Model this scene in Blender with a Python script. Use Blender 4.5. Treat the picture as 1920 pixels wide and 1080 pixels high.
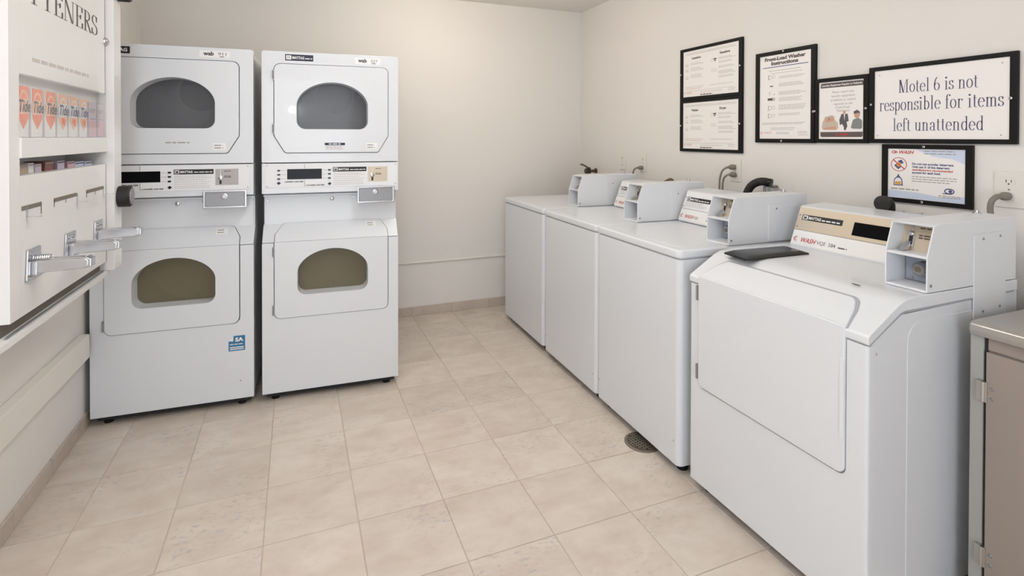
import bpy, bmesh, math, random
from mathutils import Vector, Matrix
random.seed(7)
for o in list(bpy.data.objects): bpy.data.objects.remove(o)
SC = bpy.context.scene
COL = SC.collection
PI = math.pi

# ------------------------------------------------------------------ camera
cam_d = bpy.data.cameras.new('camera'); cam = bpy.data.objects.new('camera', cam_d); COL.objects.link(cam)
cam_d.sensor_fit = 'HORIZONTAL'; cam_d.sensor_width = 36.0
cam_d.lens = 988.3 / 1920 * 36.0
cam_d.shift_x = (960 - 941.47) / 1920
cam_d.shift_y = -(540 - 266.83) / 1920
YAW, PITCH, ROLL, EYE = .37332, -.00973, .00193, 1.36325
fw = Vector((math.sin(YAW)*math.cos(PITCH), math.cos(YAW)*math.cos(PITCH), math.sin(PITCH)))
rt = Vector((math.cos(YAW), -math.sin(YAW), 0)); up = rt.cross(fw)
r2 = rt*math.cos(ROLL) + up*math.sin(ROLL); u2 = up*math.cos(ROLL) - rt*math.sin(ROLL)
M = Matrix((r2, u2, -fw)).transposed().to_4x4(); M.translation = (0, 0, EYE)
cam.matrix_world = M
cam_d.clip_start = .02
SC.camera = cam

# ------------------------------------------------------------------ world, light, exposure
w = bpy.data.worlds.new('sky'); SC.world = w; w.use_nodes = True
w.node_tree.nodes['Background'].inputs[0].default_value = (.78, .88, 1, 1)
w.node_tree.nodes['Background'].inputs[1].default_value = 1.0
def area(name, loc, rot, sx, sy, power, col):
    l = bpy.data.lights.new(name, 'AREA'); l.shape = 'RECTANGLE'; l.size = sx; l.size_y = sy
    l.energy = power; l.color = col
    o = bpy.data.objects.new(name, l); COL.objects.link(o); o.location = loc; o.rotation_euler = rot
    return o
area('doorway_daylight', (-.25, -1.62, 1.12), (PI/2, 0, 0), 1.1, 2.0, 28, (.86, .93, 1))
TUBE, GLOBE = 9.0, 54.0
SC.view_settings.view_transform = 'Standard'; SC.view_settings.look = 'None'
SC.view_settings.exposure = 0.09; SC.view_settings.gamma = 1.0; SC.view_settings.use_curve_mapping = False

# ------------------------------------------------------------------ materials
def srgb(r, g, b):
    f = lambda c: (c/255/12.92) if c <= 10 else ((c/255+.055)/1.055)**2.4
    return (f(r), f(g), f(b), 1)
def mat(name, col, rough=.5, metal=0, bump=0, scale=200, spec=.5, coat=0, var=0):
    m = bpy.data.materials.new(name); m.use_nodes = True
    nt = m.node_tree; b = nt.nodes['Principled BSDF']
    b.inputs['Base Color'].default_value = col; b.inputs['Roughness'].default_value = rough
    b.inputs['Metallic'].default_value = metal; b.inputs['Specular IOR Level'].default_value = spec
    b.inputs['Coat Weight'].default_value = coat
    tc = nt.nodes.new('ShaderNodeTexCoord'); n = nt.nodes.new('ShaderNodeTexNoise')
    n.inputs['Scale'].default_value = scale; n.inputs['Detail'].default_value = 3
    nt.links.new(tc.outputs['Object'], n.inputs['Vector'])
    if bump:
        bp = nt.nodes.new('ShaderNodeBump'); bp.inputs['Strength'].default_value = bump; bp.inputs['Distance'].default_value = .002
        nt.links.new(n.outputs['Fac'], bp.inputs['Height']); nt.links.new(bp.outputs['Normal'], b.inputs['Normal'])
    if var:
        n2 = nt.nodes.new('ShaderNodeTexNoise'); n2.inputs['Scale'].default_value = 2.2; n2.inputs['Detail'].default_value = 4
        nt.links.new(tc.outputs['Object'], n2.inputs['Vector'])
        mx = nt.nodes.new('ShaderNodeMix'); mx.data_type = 'RGBA'
        mx.inputs[6].default_value = tuple(c*(1-var) for c in col[:3])+(1,); mx.inputs[7].default_value = tuple(min(1, c*(1+var)) for c in col[:3])+(1,)
        nt.links.new(n2.outputs['Fac'], mx.inputs[0]); nt.links.new(mx.outputs[2], b.inputs['Base Color'])
    return m
wall_m = mat('cream_wall_paint', srgb(229, 225, 221), .75, bump=.10, scale=120, var=.015)
ceil_m = mat('ceiling_paint', srgb(238, 234, 228), .9, bump=.2, scale=90)
trim_m = mat('cream_trim_paint', srgb(230, 226, 219), .5, bump=.08, scale=60)
lockmetal_m = mat('lock_steel', (.40, .40, .42, 1), .25, 1, bump=.03)
white_m = mat('white_enamel', srgb(222, 225, 230), .32, bump=.05, scale=400, coat=.25)
white2_m = mat('white_powder_coat', srgb(225, 227, 231), .42, bump=.08, scale=500)
vend_m = mat('ivory_enamel', srgb(228, 227, 226), .35, bump=.05, scale=300, coat=.2)
dark_m = mat('dark_gap', srgb(40, 40, 42), .8)
black_m = mat('black_plastic', srgb(16, 16, 18), .25, bump=.03, spec=.4)
blackframe_m = mat('black_frame', srgb(14, 13, 12), .5, bump=.05, spec=.25)
rubber_m = mat('black_rubber', srgb(25, 23, 22), .55, bump=.3, scale=150)
chrome_m = mat('polished_chrome', (.58, .58, .60, 1), .2, 1, bump=.03, scale=40)
steel_m = mat('brushed_steel', (.56, .53, .49, 1), .34, 1, bump=.1, scale=300)
grey_m = mat('grey_metal', srgb(150, 150, 153), .4, .6, bump=.05)
drum_m = mat('drum_metal', srgb(186, 187, 190), .6, 0)
disc_m = mat('drum_disc', srgb(112, 113, 117), .6, 0)
olive_m = mat('olive_drum_enamel', srgb(172, 160, 132), .6, 0)
beige_m = mat('beige_panel', srgb(206, 192, 172), .4, .25, bump=.05)
plate_m = mat('control_plate', srgb(232, 233, 236), .4, 0, bump=.03)
navy_m = mat('navy_ink', srgb(38, 42, 66), .5)
blackink_m = mat('black_ink', srgb(26, 25, 26), .5)
recess_m = mat('blue_grey_paint', srgb(176, 184, 200), .45)
greyplate_m = mat('grey_panel', srgb(172, 167, 162), .4, .2)
gap_shade_m = mat('painted_gap_shade', srgb(112, 106, 98), .7)  # shade of the gap over the dispenser ledge, as a colour
seam_m = mat('seam_grey', srgb(168, 170, 178), .6)
greyink_m = mat('grey_ink', srgb(170, 165, 163), .7)
lightink_m = mat('pale_grey_ink', srgb(196, 190, 186), .7)
redink_m = mat('red_ink', srgb(196, 58, 66), .6)
paleredink_m = mat('pale_red_ink', srgb(214, 150, 152), .6)
blueink_m = mat('blue_ink', srgb(80, 86, 134), .6)
signink_m = mat('slate_blue_ink', srgb(78, 80, 112), .6)
brownink_m = mat('brown_ink', srgb(96, 84, 82), .6)
paper_m = mat('white_paper', srgb(243, 239, 237), .35, bump=.02, scale=30, coat=.2)
bluepaper_m = mat('pale_blue_paper', srgb(206, 216, 238), .4, bump=.02)
sticker_m = mat('white_sticker', srgb(238, 238, 238), .4)
bluestk_m = mat('blue_sticker', srgb(52, 116, 160), .4)
orange_m = mat('orange_packet', srgb(244, 140, 104), .5)
peach_m = mat('peach_packet', srgb(250, 196, 170), .5)
pink_m = mat('pink_packet', srgb(222, 180, 190), .5)
lav_m = mat('lavender_packet', srgb(208, 196, 212), .5)
tan_m = mat('tan_carton', srgb(196, 176, 160), .6)
rust_m = mat('rust_carton', srgb(142, 98, 86), .6)
skin_m = mat('skin_print', srgb(206, 158, 134), .6)
hair_m = mat('blond_print', srgb(200, 184, 166), .6)
suit_m = mat('dark_suit_print', srgb(92, 90, 94), .6)
greenp_m = mat('grey_green_print', srgb(130, 134, 132), .6)
brass_m = mat('old_brass', srgb(112, 98, 78), .4, .9, bump=.2, scale=80)
cord_m = mat('grey_cord', srgb(132, 126, 118), .55, bump=.05)
outlet_m = mat('white_outlet_plastic', srgb(228, 224, 218), .4)
yellow_m = mat('amber_print', srgb(224, 164, 70), .6)
cab_m = mat('taupe_laminate', srgb(152, 140, 132), .5, 0, bump=.08, scale=250, var=.03)
cab2_m = mat('grey_frame_paint', srgb(166, 166, 162), .5, 0, bump=.05)
display_m = mat('dark_display', srgb(12, 12, 16), .12, bump=.01, spec=.12)
drain_m = mat('tarnished_iron', srgb(128, 119, 106), .5, .3, bump=.3, scale=200)
grout_m = mat('sandy_grout', srgb(199, 186, 172), .9, bump=.3, scale=300)

def tile_material(name, c1, c2, c3, rough):
    m = bpy.data.materials.new(name); m.use_nodes = True
    nt = m.node_tree; N = nt.nodes; K = nt.links; b = N['Principled BSDF']
    tc = N.new('ShaderNodeTexCoord'); oi = N.new('ShaderNodeObjectInfo')
    mul = N.new('ShaderNodeMath'); mul.operation = 'MULTIPLY'; mul.inputs[1].default_value = 60
    K.new(oi.outputs['Random'], mul.inputs[0])
    cb = N.new('ShaderNodeCombineXYZ'); K.new(mul.outputs[0], cb.inputs[0]); K.new(mul.outputs[0], cb.inputs[2])
    ad = N.new('ShaderNodeVectorMath'); ad.operation = 'ADD'; K.new(tc.outputs['Object'], ad.inputs[0]); K.new(cb.outputs[0], ad.inputs[1])
    sc = N.new('ShaderNodeVectorMath'); sc.operation = 'MULTIPLY'; sc.inputs[1].default_value = (1, 1.7, 1); K.new(ad.outputs[0], sc.inputs[0])
    n1 = N.new('ShaderNodeTexNoise'); n1.inputs['Scale'].default_value = 6; n1.inputs['Detail'].default_value = 6; n1.inputs['Roughness'].default_value = .6
    n1.inputs['Distortion'].default_value = .3; K.new(sc.outputs[0], n1.inputs['Vector'])
    cr = N.new('ShaderNodeValToRGB'); K.new(n1.outputs['Fac'], cr.inputs[0])
    cr.color_ramp.elements[0].position = .30; cr.color_ramp.elements[0].color = c1
    cr.color_ramp.elements[1].position = .70; cr.color_ramp.elements[1].color = c2
    n2 = N.new('ShaderNodeTexNoise'); n2.inputs['Scale'].default_value = 34; n2.inputs['Detail'].default_value = 5; n2.inputs['Roughness'].default_value = .7
    K.new(sc.outputs[0], n2.inputs['Vector'])
    n3 = N.new('ShaderNodeTexNoise'); n3.inputs['Scale'].default_value = 3.2; n3.inputs['Detail'].default_value = 2; K.new(ad.outputs[0], n3.inputs['Vector'])
    m1 = N.new('ShaderNodeMapRange'); m1.inputs[1].default_value = .52; m1.inputs[2].default_value = .66; K.new(n2.outputs['Fac'], m1.inputs[0])
    m2 = N.new('ShaderNodeMapRange'); m2.inputs[1].default_value = .46; m2.inputs[2].default_value = .62; K.new(n3.outputs['Fac'], m2.inputs[0])
    mm = N.new('ShaderNodeMath'); mm.operation = 'MULTIPLY'; K.new(m1.outputs[0], mm.inputs[0]); K.new(m2.outputs[0], mm.inputs[1])
    m3 = N.new('ShaderNodeMath'); m3.operation = 'MULTIPLY'; m3.inputs[1].default_value = .85; K.new(mm.outputs[0], m3.inputs[0])
    mx = N.new('ShaderNodeMix'); mx.data_type = 'RGBA'; mx.inputs[7].default_value = c3
    K.new(m3.outputs[0], mx.inputs[0]); K.new(cr.outputs[0], mx.inputs[6])
    hs = N.new('ShaderNodeHueSaturation'); mr = N.new('ShaderNodeMapRange')
    mr.inputs[3].default_value = .95; mr.inputs[4].default_value = 1.05
    K.new(oi.outputs['Random'], mr.inputs[0]); K.new(mr.outputs[0], hs.inputs['Value']); K.new(mx.outputs[2], hs.inputs['Color'])
    K.new(hs.outputs[0], b.inputs['Base Color'])
    b.inputs['Roughness'].default_value = rough
    bp = N.new('ShaderNodeBump'); bp.inputs['Strength'].default_value = .25; bp.inputs['Distance'].default_value = .002
    K.new(n2.outputs['Fac'], bp.inputs['Height']); K.new(bp.outputs['Normal'], b.inputs['Normal'])
    return m
tile_m = tile_material('beige_floor_tile', srgb(201, 187, 174), srgb(218, 208, 198), srgb(180, 173, 171), .38)
base_m = tile_material('taupe_base_tile', srgb(190, 176, 165), srgb(199, 187, 176), srgb(174, 164, 157), .4)

def glass_material(name, tint, opac, rough=.10):
    m = bpy.data.materials.new(name); m.use_nodes = True
    nt = m.node_tree; N = nt.nodes; K = nt.links
    for n in list(N): N.remove(n)
    out = N.new('ShaderNodeOutputMaterial'); t = N.new('ShaderNodeBsdfTransparent'); d = N.new('ShaderNodeBsdfDiffuse'); g = N.new('ShaderNodeBsdfGlossy')
    n = N.new('ShaderNodeTexNoise'); n.inputs['Scale'].default_value = 7
    mr = N.new('ShaderNodeMapRange'); mr.inputs[3].default_value = opac*.92; mr.inputs[4].default_value = opac*1.08
    K.new(n.outputs['Fac'], mr.inputs[0])
    d.inputs[0].default_value = tint; g.inputs['Roughness'].default_value = rough
    a = N.new('ShaderNodeMixShader'); K.new(mr.outputs[0], a.inputs[0]); K.new(t.outputs[0], a.inputs[1]); K.new(d.outputs[0], a.inputs[2])
    fr = N.new('ShaderNodeFresnel'); fr.inputs[0].default_value = 1.33
    ge = N.new('ShaderNodeNewGeometry'); iv = N.new('ShaderNodeMath'); iv.operation = 'SUBTRACT'; iv.inputs[0].default_value = 1; K.new(ge.outputs['Backfacing'], iv.inputs[1])
    fm = N.new('ShaderNodeMath'); fm.operation = 'MULTIPLY'; K.new(fr.outputs[0], fm.inputs[0]); K.new(iv.outputs[0], fm.inputs[1])
    c = N.new('ShaderNodeMixShader'); K.new(fm.outputs[0], c.inputs[0]); K.new(a.outputs[0], c.inputs[1]); K.new(g.outputs[0], c.inputs[2])
    K.new(c.outputs[0], out.inputs[0])
    return m
glass_m = glass_material('grey_dryer_glass', srgb(128, 128, 132), .35)
glass2_m = glass_material('olive_dryer_glass', srgb(142, 133, 109), .5)
clear_m = glass_material('clear_pane', srgb(232, 230, 226), .10)

# ------------------------------------------------------------------ geometry helpers
class MB:
    small = False
    def __init__(s): s.v = []; s.f = []
    def add(s, vs, fs):
        k = len(s.v); s.v += [Vector(p) for p in vs]; s.f += [tuple(i+k for i in f) for f in fs]; return s
class Frame:           # a plane with outward normal: (a, b, d) -> point
    def __init__(s, O, ea, eb, n): s.O = Vector(O); s.a = Vector(ea); s.b = Vector(eb); s.n = Vector(n)
    def p(s, a, b, d=0): return s.O + s.a*a + s.b*b + s.n*d
F0 = Frame((0,0,0), (1,0,0), (0,0,1), (0,-1,0))
FX = Frame((0,0,0), (0,1,0), (0,0,1), (1,0,0))     # outline in (y,z), depth along +x
FZ = Frame((0,0,0), (1,0,0), (0,1,0), (0,0,1))     # outline in (x,y), depth along +z
def prism(mb, fr, pts, d0, d1):
    pts = [p for i, p in enumerate(pts) if (p[0]-pts[i-1][0])**2+(p[1]-pts[i-1][1])**2 > 1e-10]
    n = len(pts)
    area_ = sum(pts[i][0]*pts[(i+1)%n][1]-pts[(i+1)%n][0]*pts[i][1] for i in range(n))
    if area_ < 0: pts = pts[::-1]
    vs = [fr.p(a, b, d0) for a, b in pts] + [fr.p(a, b, d1) for a, b in pts]
    fs = [tuple(range(n, 2*n)), tuple(range(n-1, -1, -1))] + [(i, (i+1)%n, n+(i+1)%n, n+i) for i in range(n)]
    return mb.add(vs, fs)
def slab(mb, fr, a0, a1, b0, b1, d0, d1): return prism(mb, fr, [(a0,b0),(a1,b0),(a1,b1),(a0,b1)], d0, d1)
def box(mb, x0, x1, y0, y1, z0, z1): return slab(mb, FZ, x0, x1, y0, y1, z0, z1)
def rnd(pts, r, n=5):                                # round the corners of an outline
    out = []; N = len(pts)
    for i, p in enumerate(pts):
        rr = r[i] if isinstance(r, (list, tuple)) else r
        P = Vector(p); A = Vector(pts[i-1])-P; B = Vector(pts[(i+1)%N])-P
        if rr <= 0: out.append(tuple(P)); continue
        la, lb = A.length, B.length; A.normalize(); B.normalize()
        ang = A.angle(B); t = min(rr/math.tan(ang/2), la*.49, lb*.49); rr2 = t*math.tan(ang/2)
        c = P + (A+B).normalized()*(rr2/math.sin(ang/2)); s = P+A*t-c; e = P+B*t-c
        a0 = math.atan2(s.y, s.x); a1 = math.atan2(e.y, e.x)
        while a1-a0 > PI: a1 -= 2*PI
        while a1-a0 < -PI: a1 += 2*PI
        for k in range(n+1):
            a = a0+(a1-a0)*k/n; out.append((c.x+rr2*math.cos(a), c.y+rr2*math.sin(a)))
    return out
def ray_hit(poly, c, ang):
    dx, dy = math.cos(ang), math.sin(ang); best = 0
    for i in range(len(poly)):
        ax, ay = poly[i][0]-c[0], poly[i][1]-c[1]; bx, by = poly[(i+1)%len(poly)][0]-c[0], poly[(i+1)%len(poly)][1]-c[1]
        ex, ey = bx-ax, by-ay; den = dx*ey-dy*ex
        if abs(den) < 1e-12: continue
        t = (ax*ey-ay*ex)/den; u = (ax*dy-ay*dx)/den
        if t > 0 and -1e-6 <= u <= 1+1e-6: best = max(best, t)
    return (c[0]+dx*best, c[1]+dy*best)
def matched(o, i, c):
    A = sorted({round(math.atan2(p[1]-c[1], p[0]-c[0]), 5) for p in list(o)+list(i)})
    B = [A[0]]
    for a in A[1:]:
        if a-B[-1] > .004: B.append(a)
    return [ray_hit(o, c, a) for a in B], [ray_hit(i, c, a) for a in B]
def ring(mb, fr, outer, inner, d0, d1, c):           # plate with a hole
    o, i = matched(outer, inner, c); n = len(o)
    vs = [fr.p(*p, d1) for p in o]+[fr.p(*p, d1) for p in i]+[fr.p(*p, d0) for p in o]+[fr.p(*p, d0) for p in i]
    fs = []
    for k in range(n):
        j = (k+1) % n
        fs += [(k, j, n+j, n+k), (2*n+j, 2*n+k, 3*n+k, 3*n+j), (2*n+k, 2*n+j, j, k), (n+k, n+j, 3*n+j, 3*n+k)]
    return mb.add(vs, fs)
def loft(mb, fr, p0, d0, p1, d1, inward=True):
    n = len(p0); vs = [fr.p(*p, d0) for p in p0]+[fr.p(*p, d1) for p in p1]
    fs = [((k, (k+1)%n, n+(k+1)%n, n+k) if not inward else (k, n+k, n+(k+1)%n, (k+1)%n)) for k in range(n)]
    return mb.add(vs, fs)
def cyl(mb, p0, p1, r, n=20, r1=None, cap=True):
    p0 = Vector(p0); p1 = Vector(p1); ax = (p1-p0).normalized(); r1 = r if r1 is None else r1
    q = ax.orthogonal().normalized(); s = ax.cross(q)
    vs = [p0+(q*math.cos(2*PI*k/n)+s*math.sin(2*PI*k/n))*r for k in range(n)]+[p1+(q*math.cos(2*PI*k/n)+s*math.sin(2*PI*k/n))*r1 for k in range(n)]
    fs = [(k, (k+1)%n, n+(k+1)%n, n+k) for k in range(n)]
    if cap: fs += [tuple(range(n-1, -1, -1)), tuple(range(n, 2*n))]
    return mb.add(vs, fs)
def lathe(mb, O, ax, prof, n=24):                    # prof: (distance along axis, radius)
    O = Vector(O); ax = Vector(ax).normalized(); q = ax.orthogonal().normalized(); s = ax.cross(q); m = len(prof)
    vs = [O+ax*h+(q*math.cos(2*PI*k/n)+s*math.sin(2*PI*k/n))*max(r, 1e-5) for h, r in prof for k in range(n)]
    fs = [(j*n+k, j*n+(k+1)%n, (j+1)*n+(k+1)%n, (j+1)*n+k) for j in range(m-1) for k in range(n)]
    fs += [tuple(range(n-1, -1, -1)), tuple(range((m-1)*n, m*n))]
    return mb.add(vs, fs)
def spline(pts, n=8):
    P = [Vector(p) for p in pts]; out = []
    for i in range(len(P)-1):
        a, b, c, d = P[max(i-1, 0)], P[i], P[i+1], P[min(i+2, len(P)-1)]
        for k in range(n):
            t = k/n; out.append(.5*((2*b)+(c-a)*t+(2*a-5*b+4*c-d)*t*t+(3*b-a-3*c+d)*t**3))
    return out+[P[-1]]
def tube(mb, pts, r, n=10, rf=None):
    P = [Vector(p) for p in pts]; vs = []; m = len(P); q = None
    for i in range(m):
        t = (P[min(i+1, m-1)]-P[max(i-1, 0)]).normalized()
        q = t.orthogonal().normalized() if q is None else (q-t*q.dot(t)).normalized()
        s = t.cross(q); rr = r*(rf(i) if rf else 1)
        vs += [P[i]+(q*math.cos(2*PI*k/n)+s*math.sin(2*PI*k/n))*rr for k in range(n)]
    fs = [(j*n+k, j*n+(k+1)%n, (j+1)*n+(k+1)%n, (j+1)*n+k) for j in range(m-1) for k in range(n)]
    fs += [tuple(range(n-1, -1, -1)), tuple(range((m-1)*n, m*n))]
    return mb.add(vs, fs)
def mesh(name, mb, m, bev=0, seg=2, smooth=True, zoff=0):
    me = bpy.data.meshes.new(name)
    me.from_pydata([(p.x, p.y, p.z-zoff) for p in mb.v], [], mb.f)
    bm = bmesh.new(); bm.from_mesh(me)
    bmesh.ops.recalc_face_normals(bm, faces=bm.faces)
    if bev:
        ed = [e for e in bm.edges if len(e.link_faces) == 2 and e.calc_face_angle(0) > .5]
        bmesh.ops.bevel(bm, geom=ed, offset=bev, segments=seg, affect='EDGES', profile=.5, clamp_overlap=True)
    bm.to_mesh(me); bm.free()
    if smooth:
        me.shade_smooth(); me.set_sharp_from_angle(angle=math.radians(32))
    me.materials.append(m)
    return me
def obj(name, mb, m, parent=None, bev=0, seg=2, smooth=True, **props):
    z = parent.get('_z', 0) if parent is not None else 0
    o = bpy.data.objects.new(name, mesh(name, mb, m, bev, seg, smooth, z)); COL.objects.link(o)
    if bev:
        wn = o.modifiers.new('even_shading', 'WEIGHTED_NORMAL'); wn.keep_sharp = True; wn.weight = 100
    if parent is not None:
        o.parent = parent
        if '_z' in parent: o['_z'] = z
    for k, v in props.items(): o[k] = v
    if mb.small and parent is not None: o['kind'] = 'stuff'
    return o
def thing(name, label, cat, loc=(0,0,0), rz=0, group=None, zbase=0):
    o = bpy.data.objects.new(name, None); COL.objects.link(o); o.empty_display_size = .1
    o.location = loc; o.rotation_euler = (0, 0, rz); o['label'] = label; o['category'] = cat
    if group: o['group'] = group
    o['_z'] = zbase; o.location.z += zbase
    return o
def tag(o, label, cat, group=None):
    o['label'] = label; o['category'] = cat
    if group: o['group'] = group
    return o
def struct(name, mb, m, bev=0, parent=None):
    o = obj(name, mb, m, parent, bev); o['kind'] = 'structure'; return o

# printed lettering: sans text through the built-in font, flat on a frame
def text_mb(s, size, align='LEFT', shear=0, width=None, bold=0):
    c = bpy.data.curves.new('t', 'FONT'); c.body = s; c.size = size; c.align_x = align; c.shear = shear; c.resolution_u = 2; c.offset = bold
    o = bpy.data.objects.new('t', c); COL.objects.link(o)
    dg = bpy.context.evaluated_depsgraph_get(); me = o.evaluated_get(dg).to_mesh()
    vs = [(v.co.x, v.co.y) for v in me.vertices]; fs = [tuple(p.vertices) for p in me.polygons]
    o.evaluated_get(dg).to_mesh_clear(); bpy.data.objects.remove(o); bpy.data.curves.remove(c)
    if width and vs:
        x0 = min(v[0] for v in vs); x1 = max(v[0] for v in vs); k = width/(x1-x0)
        vs = [(v[0]*k, v[1]) for v in vs]
    return vs, fs
def put_text(mb, fr, s, a, b, size, d=.0006, align='LEFT', shear=0, width=None, bold=0):
    vs, fs = text_mb(s, size, align, shear, width, bold)
    return mb.add([fr.p(a+x, b+y, d) for x, y in vs], fs)
def rules(mb, fr, a0, a1, bs, h, d=.0006, cut=.0, seed=1):   # illegible lines of small print
    R = random.Random(seed); mb.small = True
    for b in bs:
        a = a0; end = a1-R.random()*cut*(a1-a0)
        while a < end:
            L = R.uniform(.4, 1.0)*h*6; e = min(a+L, end)
            slab(mb, fr, a, e, b, b+h, d-.0003, d); a = e+h*.9
    return mb
def disc(mb, fr, a, b, r, d0, d1, n=20, rb=None):
    rb = rb or r
    return prism(mb, fr, [(a+r*math.cos(2*PI*k/n), b+rb*math.sin(2*PI*k/n)) for k in range(n)], d0, d1)
def circ(mb, fr, a, b, r, t, d, n=24, rb=None):
    rb = rb or r
    for k in range(n):
        t0, t1 = 2*PI*k/n, 2*PI*(k+1)/n
        q = [(a+r*math.cos(t0), b+rb*math.sin(t0)), (a+r*math.cos(t1), b+rb*math.sin(t1)), (a+(r-t)*math.cos(t1), b+(rb-t)*math.sin(t1)), (a+(r-t)*math.cos(t0), b+(rb-t)*math.sin(t0))]
        mb.add([fr.p(*p, d) for p in q], [(0, 1, 2, 3)])
    return mb

# high-contrast serif letters built from strokes (thick uprights, hairline horizontals)
TH, TN = .086, .024
def arc(cx, cy, rx, ry, a0, a1, n=18): return [(cx+rx*math.cos(math.radians(a0+(a1-a0)*k/n)), cy+ry*math.sin(math.radians(a0+(a1-a0)*k/n))) for k in range(n+1)]
SF = lambda x0, x1, y: [(x0, y), (x1, y)]
def glyph(ch):
    V = lambda x, y0, y1: [(x, y0), (x, y1)]
    X = .64; q = TN/2
    G = {
    'l': ([V(.16, 0, 1), SF(.03, .29, q), SF(.03, .16, 1-q)], .34),
    'i': ([V(.16, 0, X), SF(.03, .29, q), SF(.03, .16, X-q), ('dot', .15, .86, .075)], .34),
    't': ([[(.15, .84), (.15, .12)], arc(.26, .12, .11, .11, 180, 300), SF(.02, .30, X-q)], .36),
    'o': ([arc(.25, X/2, .19, X/2-q, 0, 360, 30)], .52),
    'e': ([arc(.25, X/2, .19, X/2-q, 5, 318, 28), SF(.07, .44, X/2+.03)], .50),
    'n': ([V(.14, 0, X), SF(.02, .27, q), SF(.02, .14, X-q), arc(.29, X-.17, .14, .155, 170, 0), V(.43, 0, X-.16), SF(.32, .56, q)], .60),
    'm': ([V(.14, 0, X), SF(.02, .26, q), SF(.02, .14, X-q), arc(.27, X-.17, .13, .155, 170, 0), V(.40, 0, X-.16), SF(.30, .51, q), arc(.53, X-.17, .13, .155, 170, 0), V(.66, 0, X-.16), SF(.56, .78, q)], .82),
    'r': ([V(.14, 0, X), SF(.02, .29, q), SF(.02, .14, X-q), arc(.28, X-.15, .13, .13, 170, 50), ('dot', .37, X-.08, .055)], .44),
    'u': ([V(.14, .16, X), SF(.02, .14, X-q), arc(.28, .17, .14, .155, 180, 350), V(.43, 0, X), SF(.32, .43, X-q), SF(.43, .55, q)], .59),
    's': ([arc(.20, X*.75, .13, X*.25-q, 40, 270, 14)+arc(.20, X*.25, .15, X*.25-q, 90, -140, 14), [(.31, X*.72), (.31, X-.02)], [(.06, .02), (.06, X*.28)]], .40),
    'p': ([V(.14, -.30, X), SF(.02, .28, -.30+q), SF(.02, .14, X-q), arc(.28, X/2, .17, X/2-q, -150, 150, 24)], .54),
    'b': ([V(.14, 0, 1), SF(.02, .14, 1-q), arc(.28, X/2, .17, X/2-q, -150, 150, 24)], .54),
    'd': ([V(.42, 0, 1), SF(.30, .42, 1-q), SF(.42, .54, q), arc(.27, X/2, .18, X/2-q, 30, 330, 24)], .57),
    'f': ([V(.15, 0, .86), SF(.02, .30, q), SF(.02, .30, X-q), arc(.27, .84, .12, .145, 180, 40), ('dot', .36, .91, .055)], .36),
    'a': ([V(.38, .04, X-.14), arc(.25, X-.17, .13, .155, 0, 160), ('dot', .12, X-.16, .05), arc(.25, .17, .16, .155, 60, 300, 18), arc(.47, .10, .09, .085, 180, 300)], .54),
    '6': ([arc(.25, .28, .19, .265, 0, 360, 28), arc(.36, .32, .30, .66, 178, 105, 14)], .52),
    'M': ([V(.11, 0, 1)[:], ('par', .14, 1, .40, 0, .12), ('hair', .40, .03, .66, 1), V(.72, 0, 1), SF(.0, .24, q), SF(.0, .15, 1-q), SF(.58, .88, q), SF(.66, .88, 1-q)], .92),
    'S': ([arc(.25, .76, .17, .225, 35, 270, 16)+arc(.25, .26, .19, .245, 90, -145, 16), [(.40, .70), (.40, .97)], [(.06, .03), (.06, .32)]], .52),
    'O': ([arc(.32, .5, .24, .485, 0, 360, 34)], .66),
    'F': ([V(.16, 0, 1), SF(.03, .30, q), SF(.03, .50, 1-q), SF(.16, .38, .52), [(.49, .99), (.49, .74)], [(.38, .62), (.38, .42)]], .54),
    'T': ([V(.28, 0, 1), SF(.14, .42, q), SF(.02, .54, 1-q), [(.03, .99), (.03, .74)], [(.53, .99), (.53, .74)]], .58),
    'E': ([V(.16, 0, 1), SF(.03, .52, q), SF(.03, .50, 1-q), SF(.16, .38, .52), [(.49, .99), (.49, .76)], [(.38, .62), (.38, .42)], [(.51, .01), (.51, .26)]], .56),
    'N': ([('hair', .13, 0, .13, 1), ('par', .13, 1, .56, 0, .11), ('hair', .60, 0, .60, 1), SF(.03, .24, q), SF(.03, .14, 1-q), SF(.50, .70, 1-q)], .72),
    'R': ([V(.16, 0, 1), SF(.03, .30, q), SF(.03, .20, 1-q), arc(.26, .76, .20, .225, 90, -90, 14), SF(.16, .28, 1-q), SF(.16, .28, .53), ('par', .27, .52, .54, 0, .11)], .60),
    }
    if ch == ' ': return [], .30
    return G[ch]
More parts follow.
